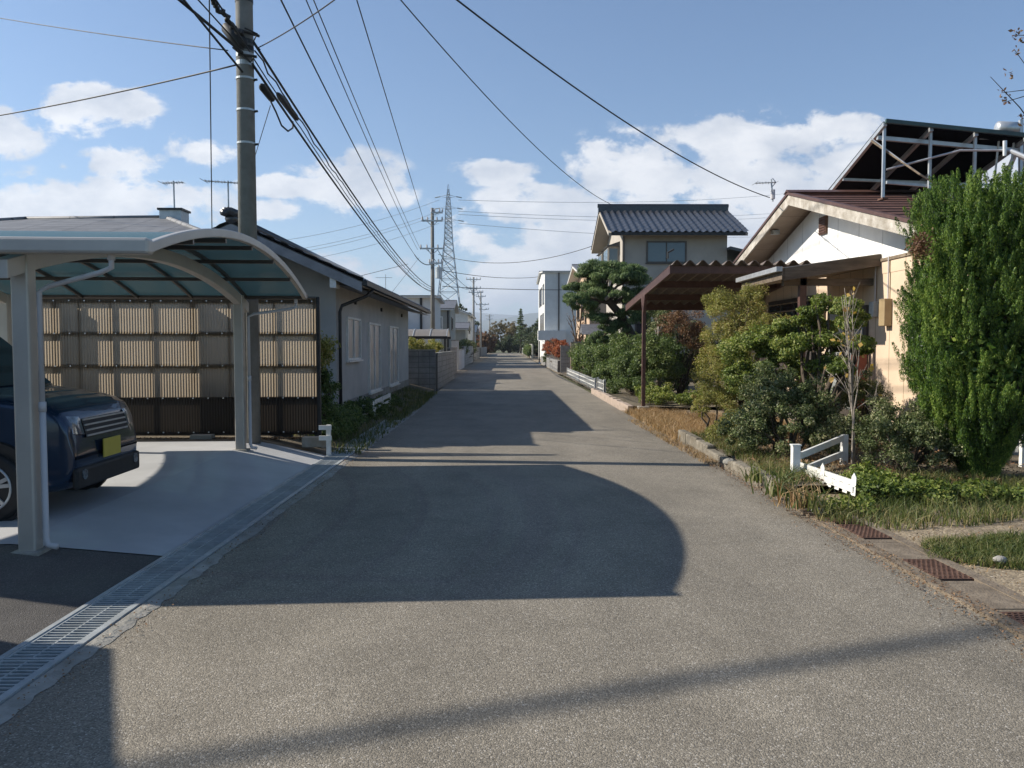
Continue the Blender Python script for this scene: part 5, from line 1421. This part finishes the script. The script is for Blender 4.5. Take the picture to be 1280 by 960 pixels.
twigs('bare_tree', 'thin pale bare tree with a few yellow leaves beside the white rail fence', (t0.x, t0.y, .08), 5, 2.35, .22, .014, 'bark_pale', 34, seed=12, leafsize=.07)
twigs('dry_plant', 'tall dry twig rising between the round shrub and the cream wall', (P(1087, 560, 9.6).x, 9.6, .1), 3, 1.25, .22, .008, 'bark_pale', 0, seed=14, cat='twig')
# overhanging branch at the top right corner
o = thing('overhanging_branch', 'bare twigs with red buds entering at the top right corner', 'branch', tuple(P(1310, 120, 6)))
m = MB(); rr_ = random.Random(3)
for (a, b) in (((1340, 40), (1266, 44)), ((1340, 90), (1252, 116)), ((1330, 150), (1268, 62)), ((1300, 170), (1238, 96)), ((1310, 140), (1275, 150)), ((1320, 120), (1255, 128))):
    p = P(a[0], a[1], 6); q = P(b[0], b[1], 6 + rr_.uniform(-.4, .4)); mid = p.lerp(q, .5) + Vector((rr_.uniform(-.03, .03), 0, rr_.uniform(-.05, .05)))
    m.tube([p, mid, q], [.007, .004, .002], 5)
m.build('twig', M['bark'], o)
pp = []
for b in ((1266, 44), (1252, 116), (1268, 62), (1260, 122), (1275, 150), (1272, 40), (1256, 128), (1262, 92), (1278, 50)):
    for _ in range(7): pp.append(list(P(b[0] + rr_.uniform(-6, 6), b[1] + rr_.uniform(-6, 6), 6)))
leaves('leaf', np.array(pp), rng.normal(0, 1, (len(pp), 3)), .035, M['leaf_brown'], o)

# ---- ground plants, near right
def gz(q): return np.array([garden_z(x, y) - .01 if y > 8.45 else yard_z(x, y) - .005 for x, y in q])
def poly_from_px(pts, h=.1): return [tuple(G(a, b, h))[:2] for a, b in pts]
pg = poly_from_px([(1020, 640), (1110, 652), (1240, 648), (1290, 640), (1290, 600), (1180, 596), (1080, 598), (1040, 604), (1070, 618), (1030, 628)])
pts = scatter(pg, 5200, gz, 5, 41)
o = blades('grass', pts, .14, .011, M['grass'], lean=.9); tag(o, 'green weeds and grass in front of the round shrub and conifer', 'grass', kind='stuff')
p2, n2_ = clump_points([B(1125, 612, 8.0, .55, .35, .12), B(1190, 618, 7.9, .45, .3, .10), B(1085, 600, 8.5, .28, .3, .13), B(1250, 618, 7.9, .5, .3, .09), B(1060, 634, 7.5, .25, .15, .06)], 15000, .09, 150, .3, .8, -.2, 42)
o = leaves('ground_cover', p2, n2_, .042, M['leaf_mid']); tag(o, 'leafy green ground cover spreading in front of the round shrub', 'ground cover', kind='stuff')
pts = scatter(poly_from_px([(1150, 676), (1290, 670), (1290, 712), (1240, 708), (1160, 696)], .03), 4200, gz, 6, 43)
o = blades('grass', pts, .075, .009, M['grass'], lean=1.0); tag(o, 'thin patch of grass on the gravel by the road', 'grass', kind='stuff')
pts = scatter([(3.26, 3.4), (3.26, 8.4), (4.4, 8.4), (7.5, 5.2), (7, 3.5)], 1700, gz, 4, 49)
o = blades('dry_grass', pts, .045, .008, M['straw'], lean=1.2); tag(o, 'scattered dry tufts on the gravel yard', 'dry grass', kind='stuff')
# iris-like clumps over the kerb end
def strap_clump(px, py, n, h, mat, label, seed):
    c = G(px, py, .08); r = np.random.default_rng(seed); pts = np.column_stack([c.x + r.normal(0, .09, n), c.y + r.normal(0, .09, n), np.full(n, .07)])
    o = blades('strap_leaf_plant', pts, h, .022, M[mat], lean=1.1); tag(o, label, 'plant', 'strap leaved plants along the garden kerb'); return o
strap_clump(975, 618, 70, .30, 'grass', 'green strap leaved plant left of the white picket', 1)
strap_clump(1000, 632, 70, .26, 'straw', 'straw coloured strap leaved plant at the foot of the white picket', 2)
strap_clump(1018, 636, 60, .24, 'grass', 'strap leaved plant next to the first gutter covers', 3)
strap_clump(950, 600, 70, .22, 'grass', 'small strap leaved plant on the garden kerb halfway along', 4)
pts = scatter([(3.03, 8.5), (3.03, 13.2), (3.5, 13.2), (3.6, 8.5)], 3600, gz, 6, 45)
o = blades('grass', pts, .15, .010, M['grass'], lean=1.0); tag(o, 'tufts of grass growing behind the garden kerb', 'grass', kind='stuff')
pts = scatter([(3.0, 8.6), (3.0, 13.2), (5.2, 13.2), (6.0, 8.6)], 2500, gz, 6, 46)
o = blades('dry_grass', pts, .10, .010, M['straw'], lean=1.0); tag(o, 'straw and dry stalks under the garden shrubs', 'dry grass', kind='stuff')
# dry reddish grass at the carport entry
pts = scatter([(2.80, 13.2), (2.80, 18.8), (3.3, 18.9), (5.6, 16.2), (5.0, 13.3), (3.2, 13.0)], 15000, .02, 8, 47)
o = blades('dry_grass', pts, .17, .011, M['straw'], lean=.9); tag(o, 'dense dry reddish grass across the brown carport entry', 'dry grass', kind='stuff')
pts = scatter([(2.68, 10.5), (2.90, 10.5), (2.88, 17), (2.60, 17)], 1500, .003, 6, 48)
o = blades('dry_grass', pts, .06, .009, M['straw'], lean=1.2); tag(o, 'dead grass fringe where the asphalt meets the kerb', 'dry grass', kind='stuff')
# leaf litter in the gutter edge
def litter(poly, n, z, size, label, seed, mat='litter'):
    pts = scatter(poly, n, z, 0, seed) + [0, 0, .006]
    o = leaves('leaf_litter', pts, np.tile([0, 0, 1.0], (len(pts), 1)), size, M[mat], None, .7, jitter=.45); tag(o, label, 'leaf litter', kind='stuff')
litter([(2.66, 3.5), (2.93, 3.5), (2.91, 13), (2.70, 13)], 4200, .022, .015, 'brown leaf litter and grit along the right road edge', 51)
litter([(2.55, 3.5), (2.8, 3.5), (2.8, 20), (2.6, 20)], 700, .002, .015, 'scattered leaves on the asphalt edge', 52)
litter([(3.18, 3.5), (3.18, 8.4), (3.8, 8.4), (4.6, 3.5)], 1300, .035, .015, 'dry leaves beside the gutter covers', 53)
litter([(-9, 11.6), (-2.7, 11.75), (-2.7, 12.0), (-9, 11.7)], 1400, .22, .05, 'dark leaves and rubble at the foot of the corrugated fence', 54)
litter([(-2.24, 2), (-2.02, 2), (-2.02, 12), (-2.24, 12)], 900, .014, .014, 'grit and leaf crumbs on the broken concrete strip', 55)
litter([(3.1, 8.5), (3.1, 13), (5.8, 13), (6.5, 8.5)], 5000, .15, .035, 'brown leaves lying under the garden shrubs', 56)
for (px, py, s, lab) in ((898, 562, .13, 'grey stone at the near corner of the dry grass'), (912, 580, .09, 'small dark stone by the garden kerb'), (1035, 768 - 20, .05, 'small tan stone on the grass patch'), (1022, 641, .06, 'brown stone at the end of the garden kerb')):
    if py > 700: px, py = 1250, 702
    c = G(px, py, .05); m = MB(); n = 10
    vs = []
    m.grid(lambda u, v: tuple(Vector((c.x, c.y, c.z + s * .3)) + Vector((math.cos(6.283 * u) * math.sin(3.14159 * v), math.sin(6.283 * u) * math.sin(3.14159 * v) * .8, math.cos(3.14159 * v) * .55)) * s * (1 + .25 * mn.noise(Vector((math.cos(6.283 * u) * 2 + px, math.sin(6.283 * u) * 2, v * 3))))), 14, 8)
    tag(m.build('stone', M['concrete'], smooth=True), lab, 'stone', 'loose stones by the garden')

# ---- left garden strip
bush('weed_bush', 'dark green weeds at the foot of the grey house wall', [B(425, 528, 14.0, .32, .8, .34), B(445, 520, 16.0, .3, 1.0, .32), B(462, 520, 17.5, .3, 1.2, .26), B(480, 510, 20, .35, 1.4, .30)], 34000, .05, 'leaf_hedge', .16, 150, 61, cat='bush', r0=.015)
bush('weed_bush', 'sparse twiggy bush between the fence end and the grey house', [B(404, 500, 13.4, .22, .4, .55), B(412, 540, 12.9, .22, .4, .25)], 9000, .045, 'leaf_hedge', .12, 60, 62, cat='bush', r0=.015)
bush('backlit_bush', 'sunlit green bush showing through the right end of the corrugated fence', [B(355, 470, 13.1, .65, .4, .45), B(380, 440, 13.2, .4, .4, .5), B(335, 500, 13.0, .5, .3, .3)], 16000, .06, 'leaf_yellow', .18, 70, 63, cat='bush')
pts = scatter([(-2.6, 11.7), (-2.1, 11.6), (-2.25, 27), (-3.3, 27), (-3.35, 12.5)], 5200, lambda q: np.array([HL(x, y) for x, y in q]), 6, 64)
o = blades('grass', pts, .13, .012, M['grass'], lean=1); tag(o, 'weeds along the left verge below the grey house', 'grass', kind='stuff')
o = thing('stone_block', 'weathered concrete block lying by the fence end', 'block', (-2.85, 11.75, .15))
m = MB(); c = G(396, 556, .15); m.box(c.x - .2, c.x + .16, c.y - .08, c.y + .08, .12, .27); m.build('block', M['concrete'], o, bevel=.01)
o = thing('stone_block', 'flat concrete block on the soil beneath the fence middle', 'block', (-3.5, 11.3, .15))
m = MB(); c = G(254, 549, .22); m.box(c.x - .17, c.x + .15, c.y - .08, c.y + .08, .18, .29); m.build('block', M['concrete'], o, bevel=.01)

# ---- hedge, pine and trees beyond the brown carport
bush('hedge_bush', 'near end of the loose green hedge beside the brown carport post', [(3.95, 24.0, 1.0, .72, 1.5, .95), (4.3, 22.8, 1.0, .8, 1.0, .95), (3.7, 24.5, .5, .55, 1.5, .5), (4.5, 23.5, 1.35, .6, .8, .6)], 46000, .06, 'leaf_hedge', .22, 190, 71, cat='hedge')
bush('hedge_bush', 'middle of the loose green hedge beneath the pine', [(3.95, 29, 1.05, .75, 2.2, 1.0), (4.3, 28, 1.35, .8, 1.6, .8), (3.65, 29, .5, .5, 2.4, .5)], 36000, .07, 'leaf_hedge', .25, 160, 72, cat='hedge')
bush('hedge_bush', 'far pale end of the green hedge by the roofed gate', [(3.75, 35.5, 1.0, .60, 3.4, .95), (3.95, 34, 1.25, .7, 2.4, .8), (3.75, 40, .9, .55, 2.5, .8)], 30000, .08, 'leaf_hedge', .28, 130, 73, cat='hedge')
bush('dark_bush', 'dark bushes standing in the shade behind the brown carport', [B(832, 450, 25, 1.0, 1, .95), B(865, 470, 24.5, .9, .9, .8), B(845, 420, 27, 1.1, 1, .8), B(815, 400, 28, .9, 1, .7), B(890, 440, 25, .9, 1, 1.0)], 42000, .07, 'leaf_dark', .26, 150, 74, cat='bush')
bush('reddish_bush', 'thin reddish brown bush behind the brown carport', [B(850, 405, 23.6, .7, .7, .5), B(872, 425, 23.5, .5, .6, .5)], 7000, .06, 'leaf_brown', .2, 60, 75, cat='bush')
p2, n2_ = clump_points([B(830, 500, 20.5, 1.0, .7, .2), B(870, 498, 20.8, 1.0, .7, .25), B(815, 492, 22, .6, .9, .3)], 12000, .14, 90, .3, .8, -.2, 76)
o = leaves('ground_cover', p2, n2_, .06, M['leaf_mid']); tag(o, 'low green ground cover behind the brown carport post', 'ground cover', kind='stuff')
twigs('pale_trunk_tree', 'short tree with a peeling white trunk behind the brown carport post', (P(823, 470, 24).x, 24, 0), 4, 2.4, .25, .07, 'bark_pale', 60, 'leaf_brown', 77, .08)
twigs('bare_tree', 'dark bare branching tree in front of the white house', (P(720, 440, 46).x + .3, 48, .3), 8, 4.0, 1.9, .07, 'bark', 90, 'leaf_brown', 78, .10)

def pine():
    base = P(795, 440, 25.5); base.z = 0
    o = thing('pine_tree', 'cloud pruned pine with a bent trunk leaning left over the hedge', 'tree', tuple(base))
    k1 = P(790, 420, 25.5); k2 = P(777, 395, 25.5); k3 = P(764, 380, 25.4); k4 = P(757, 372, 25.3)
    m = MB(); m.tube([base, k1, k2, k3, k4], [.17, .15, .13, .115, .10], 10)
    pads = [(760, 350, 1.15, .42), (735, 362, .85, .34), (787, 352, .85, .36), (722, 378, .62, .24), (748, 338, .70, .30), (778, 338, .75, .28), (712, 374, .35, .18), (765, 372, .8, .3),
            (745, 400, .55, .30), (770, 412, .55, .32), (752, 425, .42, .28), (798, 372, .55, .3), (790, 398, .6, .35), (738, 384, .55, .2)]
    blobs = []
    rr_ = random.Random(2)
    for (px, py, rx, rz) in pads:
        c = P(px, py, 25.4 + rr_.uniform(-.5, .5)); blobs.append((c.x, c.y, c.z, rx * .92, rx * .8, rz * 1.15))
        src = k4 if py < 372 else k2 if py > 395 else k3
        mid = src.lerp(c, .5) + Vector((0, 0, .12)); m.tube([src, mid, c], [.055, .04, .02], 6)
    m.build('trunk', M['bark'], o, smooth=True)
    r = np.random.default_rng(8)
    p, nn = clump_points(blobs, 100000, .19, 260, .12, .55, -.35, 79)
    leaves('crown', p, nn, .10, M['leaf_pine'], o, .16, along=nn + np.array([0, 0, .8]), jitter=.6)
    # sawn pale branch stub
    m = MB(); m.tube([P(757, 374, 25.1), P(764, 368, 24.9)], .06, 8); m.tube([P(764, 370, 24.9), P(776, 364, 24.8)], .04, 8); m.build('cut_stub', M['bark_pale'], o)
pine()

bush('orange_hedge', 'clipped orange red hedge on the low wall across the road', [(3.50, 49.5, 1.30, .42, 2.4, .66), (3.48, 54, 1.35, .42, 2.8, .66), (3.46, 59, 1.35, .42, 3.0, .66), (3.45, 65, 1.35, .42, 3.4, .66), (4.6, 48.5, 1.45, .9, .8, .6)], 30000, .08, 'leaf_orange', .16, 260, 81, cat='hedge', jitter=.5, z0=.5)
bush('dark_stump_bush', 'small dark round bush at the road edge before the orange hedge wall', [(3.05, 60, .55, .25, .3, .45)], 2500, .06, 'leaf_dark', .1, 30, 82)
bush('entrance_bush', 'orange tinted bush over the grey block wall on the left', [(-4.0, 33, 1.55, .9, 1.2, .38), (-3.1, 34, 1.50, .4, 1.6, .30)], 9000, .07, 'leaf_yellow', .18, 70, 83, cat='bush')
bush('entrance_bush', 'dark bush filling the yard behind the grey block wall', [(-4.5, 31.5, .9, 1.2, 1.6, .75)], 9000, .08, 'leaf_dark', .2, 60, 84, cat='bush')
bush('roadside_bush', 'dark clipped bush over the left wall before the third pole', [(-3.7, 66, 1.4, .5, 3, .7), (-3.8, 86, 1.4, .5, 3, .9)], 12000, .12, 'leaf_dark', .3, 80, 85, cat='bush')

# far trees closing the street
far = [
    ('autumn_tree', 'large pale autumn tree closing the end of the street', (-.5, 190, 4.8, 3.6, 3, 3.3), 'leaf_autumn'),
    ('autumn_tree', 'yellowish autumn tree just right of the street end', (2.9, 185, 4.6, 3.3, 3, 2.9), 'leaf_autumn'),
    ('autumn_tree', 'rust red tree left of the street end', (-6.4, 182, 3.4, 2.6, 2.4, 2.4), 'leaf_orange'),
    ('autumn_tree', 'low reddish tree behind the fourth pole', (-4.0, 172, 2.6, 2.0, 2, 1.9), 'leaf_brown'),
    ('green_tree', 'dark green tree behind the farthest poles', (-8.4, 165, 4.6, 3.0, 3, 4.4), 'leaf_far'),
    ('green_tree', 'green tree on the right verge near the street end', (5.2, 150, 3.0, 2.4, 4, 2.6), 'leaf_far'),
    ('green_tree', 'bushy green tree over the far right wall', (4.9, 125, 2.4, 1.7, 5, 2.0), 'leaf_far'),
    ('green_tree', 'rounded green tree beside the white house forecourt', (5.6, 108, 2.6, 1.9, 3, 1.9), 'leaf_far'),
    ('green_tree', 'dark low tree at the street end centre', (.8, 178, 1.9, 2.4, 2, 1.9), 'leaf_far'),
    ('green_tree', 'dark low tree at the street end left', (-3.3, 178, 1.8, 2.2, 2, 1.8), 'leaf_dark'),
    ('green_tree', 'far treetop behind the white house', (9.0, 160, 4.6, 3.5, 3, 4.0), 'leaf_far'),
    ('green_tree', 'pair of dark trees over the slate grey house', (-7.6, 128, 4.8, 2.2, 3, 3.4), 'leaf_far'),
]
for i, (nm, lab, b, mt) in enumerate(far):
    c = b; blobs = [c, (c[0], c[1] - .5, c[2] * .42, c[3] * .85, c[4] * .7, c[2] * .42), (c[0] + c[3] * .45, c[1] - 1, c[2] - c[5] * .25, c[3] * .55, c[4] * .6, c[5] * .6), (c[0] - c[3] * .5, c[1] - 1, c[2] - c[5] * .2, c[3] * .5, c[4] * .6, c[5] * .55)]
    bush(nm, lab, blobs, 13000, .24, mt, .42, 190, 100 + i, trunk=(c[0], c[1], 0), cat='tree', r0=.22, group='trees at the end of the street', fill=.15)
# clipped bright hedges lining the far right
for i, (y0, y1, h) in enumerate(((99, 104, 1.6), (106, 112, 1.7), (115, 124, 1.5))):
    bush('clipped_hedge', ['nearest', 'middle', 'farthest'][i] + ' bright clipped hedge on the far right verge', [(3.05, (y0 + y1) / 2, h * .55, .35, (y1 - y0) / 2, h * .5)], 5000, .14, 'leaf_hedge', .25, 60, 130 + i, cat='hedge', group='clipped hedges on the far right verge')
def spruce(x, y, h, w, label, seed):
    o = thing('spruce_tree', label, 'tree', (x, y, 0), 'trees at the end of the street'); r = np.random.default_rng(seed)
    m = MB(); m.tube([(x, y, 0), (x, y, h)], [.2, .02], 6)
    tiers = int(h / .55); P_ = []; N2 = []
    for t in range(tiers):
        z = h * (.22 + .78 * t / tiers); rad = w * (1 - z / h) * r.uniform(.85, 1.15) + .12
        for k in range(9):
            a = r.uniform(0, 6.28); e = np.array([x + math.cos(a) * rad, y + math.sin(a) * rad, z - rad * .12]); s = np.array([x, y, z + .1])
            m.tube([tuple(s), tuple(e)], [.04, .015], 4)
            u = r.random(60)[:, None]; P_.append(s + (e - s) * u + r.normal(0, .07, (60, 3))); N2.append(np.tile([0, 0, 1.], (60, 1)))
    m.build('trunk', M['bark'], o); leaves('crown', np.vstack(P_), np.vstack(N2), .22, M['leaf_pine'], o, .3)
spruce(P(651, 400, 165).x, 165, htop(385, 165), 2.1, 'thin spire shaped spruce above the street end', 1)
spruce(P(672, 400, 150).x, 150, htop(399, 150), 2.0, 'second spruce spire partly behind the white house', 2)

# ================================================================== THE DARK BLUE CAR
def make_car(loc, rz, label, paint):
    o = thing('parked_car', label, 'car', loc, rz=rz)
    Lc, W_, H_ = 3.40, .7375, 1.62
    xs = [0, .02, .06, .12, .25, .5, 1.0, 1.6, 2.0, 2.15, 2.30, 2.45, 2.58, 2.7, 2.9, 3.1, 3.22, 3.30, 3.35, 3.385, 3.40]
    tz_ = [.45, .72, 1.02, 1.25, 1.55, 1.60, 1.62, 1.61, 1.58, 1.53, 1.38, 1.21, 1.07, 1.045, 1.02, .985, .95, .90, .80, .66, .50]
    bz = [.42, .34, .28, .25, .22, .20, .19, .19, .19, .19, .19, .19, .19, .19, .20, .21, .22, .24, .28, .34, .44]
    ws = [.60, .65, .69, .71, .728, .737, .7375, .7375, .7375, .7375, .7375, .737, .735, .732, .725, .705, .685, .66, .64, .62, .60]
    X = np.unique(np.concatenate([np.linspace(0, Lc, 90), xs]))
    T = np.interp(X, xs, tz_); Bz = np.interp(X, xs, bz); Wd = np.interp(X, xs, ws)
    ker = np.array([1, 2, 1]) / 4
    for _ in range(2): T[1:-1] = (T[:-2] + 2 * T[1:-1] + T[2:]) / 4
    def yside(z, w):
        k = 1 - .03 * ((z - .55) / .4) ** 2 if z < .98 else (1 - .03 * (.43 / .4) ** 2) - (z - .98) * .21
        return w * k
    def section(i):
        t, b, w = T[i], Bz[i], Wd[i]; pts = [(0, b), (w * .8, b), (w * .95, b + .03)]
        zt = max(b + .05, t - .09)
        for s in np.linspace(0, 1, 16): z = b + .08 + (zt - b - .08) * s; pts.append((yside(z, w), z))
        yt = yside(zt, w)
        for a in (25, 50, 72): pts.append((yt - .09 + .09 * math.cos(R(a)), zt + (t - zt) * math.sin(R(a)) * .96))
        for f in (.75, .5, .25, 0): pts.append(((yt - .09) * f + .0, t + .012 * (1 - f)))
        return pts
    secs = [section(i) for i in range(len(X))]
    ns = len(secs[0])
    m = MB(); vs = []
    for i, s in enumerate(secs):
        vs += [(X[i] - Lc, y, z) for y, z in s] + [(X[i] - Lc, -y, z) for y, z in reversed(s[1:-1])]
    n = 2 * ns - 2
    fs = [(i * n + k, i * n + (k + 1) % n, (i + 1) * n + (k + 1) % n, (i + 1) * n + k) for i in range(len(X) - 1) for k in range(n)]
    fs += [tuple(range(n)), tuple((len(X) - 1) * n + k for k in range(n))]
    m.add(vs, fs); m.build('body', paint, o, smooth=True)
    def side_pt(x, z, s, off):
        i = int(np.argmin(abs(X - x))); return (x - Lc, s * (yside(z, np.interp(x, X, Wd)) + off), z)
    for s in (-1, 1):
        for (poly) in ([(.42, 1.03), (1.22, 1.03), (1.22, 1.50), (.42, 1.48)], [(1.28, 1.03), (2.24, 1.03), (2.02, 1.47), (1.28, 1.50)]):
            m = MB(); (x0, z0), (x1, z1), (x2, z2), (x3, z3) = poly
            m.grid(lambda u, v: side_pt((x0 + (x1 - x0) * u) * (1 - v) + (x3 + (x2 - x3) * u) * v, (z0 + (z1 - z0) * u) * (1 - v) + (z3 + (z2 - z3) * u) * v, s, .004), 10, 5)
            m.build('side_window', M['glass'], o, smooth=True)
        # black cladding low on the side, and handle
        m = MB(); m.grid(lambda u, v: side_pt(.25 + 2.85 * u, .24 + .16 * v, s, .008), 20, 2); m.build('cladding', M['rubber'], o)
        for hx in (1.0, 1.5):
            a = side_pt(hx, .90, s, .012); b = side_pt(hx + .16, .90, s, .012); MB().beam(a, b, .025, .03).build('door_handle', paint, o)
        m = MB(); c = side_pt(2.28, 1.06, s, .10); m.tube([(c[0] - .05, c[1], c[2]), (c[0] - .03, c[1], c[2]), (c[0] + .03, c[1], c[2]), (c[0] + .06, c[1], c[2])], [.05, .085, .08, .03], 12); m.build('mirror', paint, o, smooth=True)
        for wx in (.58, 2.78):
            xc = wx - Lc; yo = s * .745
            m = MB()     # arch cladding ring and dark well
            ring = []
            for k in range(25):
                a = math.pi * k / 24 * 1.12 - .19; ring.append((math.cos(a), math.sin(a)))
            vs = []
            for (cx_, sz_) in ring:
                for rad, dy in ((.315, 0), (.315, .02), (.375, .02), (.385, 0)):
                    vs.append((xc + cx_ * rad, yo - s * .02 + s * dy, .29 + sz_ * rad))
            m.add(vs, [(4 * k + q, 4 * k + q + 1, 4 * k + q + 5, 4 * k + q + 4) for k in range(24) for q in range(3)])
            m.build('wheel_arch', M['rubber'], o)
            m = MB(); m.tube([(xc, yo - s * .06, .29), (xc, yo - s * .008, .29)], .318, 28); m.build('wheel_well', M['rubber'], o)
            wl = thing('wheel', '', '', (0, 0, 0))
            wl.parent = o; wl.location = (xc, s * .66, .29)
            BASE[wl.name] = Vector((0, 0, 0))
            m = MB(); m.tube([(0, -s * .08, 0), (0, -s * .07, 0), (0, s * .085, 0), (0, s * .105, 0), (0, s * .112, 0)], [.24, .288, .288, .275, .25], 36); m.build('tyre', M['rubber'], wl, smooth=True)
            m = MB(); yy_ = s * .115
            for k in range(5):
                a = 2 * math.pi * k / 5 + .3
                ca, sa = math.cos(a), math.sin(a)
                for dlt in (-.16, .16):
                    a2 = a + dlt; m.beam((ca * .03, yy_ + s * .004, sa * .03), (math.cos(a2) * .178, yy_, math.sin(a2) * .178), .03, .02, up=(0, 1, 0))
            m.tube([(math.cos(t * math.pi / 18) * .185, yy_, math.sin(t * math.pi / 18) * .185) for t in range(37)], .010, 6)
            m.tube([(0, yy_ - s * .01, 0), (0, yy_ + s * .012, 0)], .032, 12)
            m.build('rim', M['galv_lite'], wl)
    # windscreen and rear window
    i0, i1 = int(np.searchsorted(X, 2.14)), int(np.searchsorted(X, 2.56))
    m = MB(); rows = []
    for i in range(i0, i1 + 1):
        hw = yside(max(.98, T[i] - .09), Wd[i]) - .09; rows.append([(X[i] - Lc + .006, hw * f, T[i] + .012 * (1 - abs(f)) + .006) for f in np.linspace(-1, 1, 11)])
    m.add([p for r_ in rows for p in r_], [(a * 11 + k, a * 11 + k + 1, (a + 1) * 11 + k + 1, (a + 1) * 11 + k) for a in range(len(rows) - 1) for k in range(10)]); m.build('windscreen', M['glass'], o, smooth=True)
    m = MB(); m.grid(lambda u, v: (np.interp(1.08 + .36 * v, [.45, .72, 1.02, 1.25, 1.55], [0, .02, .06, .12, .25]) - Lc - .014, -.56 + 1.12 * u, 1.08 + .36 * v), 6, 4); m.build('rear_window', M['glass'], o)
    # the front: grille, lamps, bumper, plate
    fx_ = lambda z: float(np.interp(z, [.44, .50, .66, .80, .90], [3.395, 3.40, 3.385, 3.35, 3.30])) - Lc
    m = MB(); m.grid(lambda u, v: (fx_(.66 + .16 * v) + .012, -.40 + .8 * u, .66 + .16 * v), 4, 4); gr = m.build('grille', M['rubber'], o)
    m = MB()
    for k in range(4): z = .675 + k * .045; m.beam((fx_(z) + .02, -.39, z), (fx_(z) + .02, .39, z), .012, .014)
    m.build('grille_bar', M['galv_lite'], gr)
    m = MB(); m.box(-.03, .022, -.62, .62, .24, .42); m.build('bumper', M['rubber'], o, bevel=.03)
    for s in (-1, 1):
        m = MB(); m.grid(lambda u, v: (fx_(.69 + .15 * v) + .012 - .05 * u ** 3, s * (.415 + .20 * u), .69 + .15 * v + .02 * u), 6, 4); m.build('headlight', pmat('lamp_glass', (.30, .32, .34), (.10, .11, .12), 30, .08, .5, spec=.8, stretch=(1, 2, 1)) if 'lamp_glass' not in bpy.data.materials else bpy.data.materials['lamp_glass'], o, smooth=True)
        m = MB(); m.tube([(-.05, s * .50, .36), (.03, s * .50, .36)], .045, 12); m.build('fog_lamp', bpy.data.materials['lamp_glass'], o)
    m = MB(); m.box(.022, .036, -.165, .165, .455, .62); m.build('licence_plate', pmat('yellow_plate', (.55, .42, .06), (.5, .38, .05), 5, .4), o, bevel=.004)
    for s in (-1, 1): MB().beam((.5 - Lc, s * .52, 1.645), (1.9 - Lc, s * .52, 1.645), .03, .03).build('roof_rail', M['rubber'], o)
    return o
car_paint = pmat('dark_blue_paint', (.010, .026, .058), (.012, .03, .065), 3, .22, .35, coat=.6)
make_car((-3.60, 7.25, .155), R(2.0), 'dark blue compact car parked nose to the road under the arched carport', car_paint)

# air: a faint haze that pales the far street and the hills
m = MB(); m.box(-8990, 8990, -190, 11900, -1.2, 420)
mh = bpy.data.materials.new('haze_air'); mh.use_nodes = True; nt = mh.node_tree; nt.nodes.clear()
ho = nt.nodes.new('ShaderNodeOutputMaterial'); hv = nt.nodes.new('ShaderNodeVolumePrincipled')
hv.inputs['Color'].default_value = (.75, .85, 1, 1); hv.inputs['Density'].default_value = 0.00020; hv.inputs['Anisotropy'].default_value = .2
nt.links.new(hv.outputs[0], ho.inputs['Volume'])
hz = m.build('haze', mh); hz['kind'] = 'stuff'
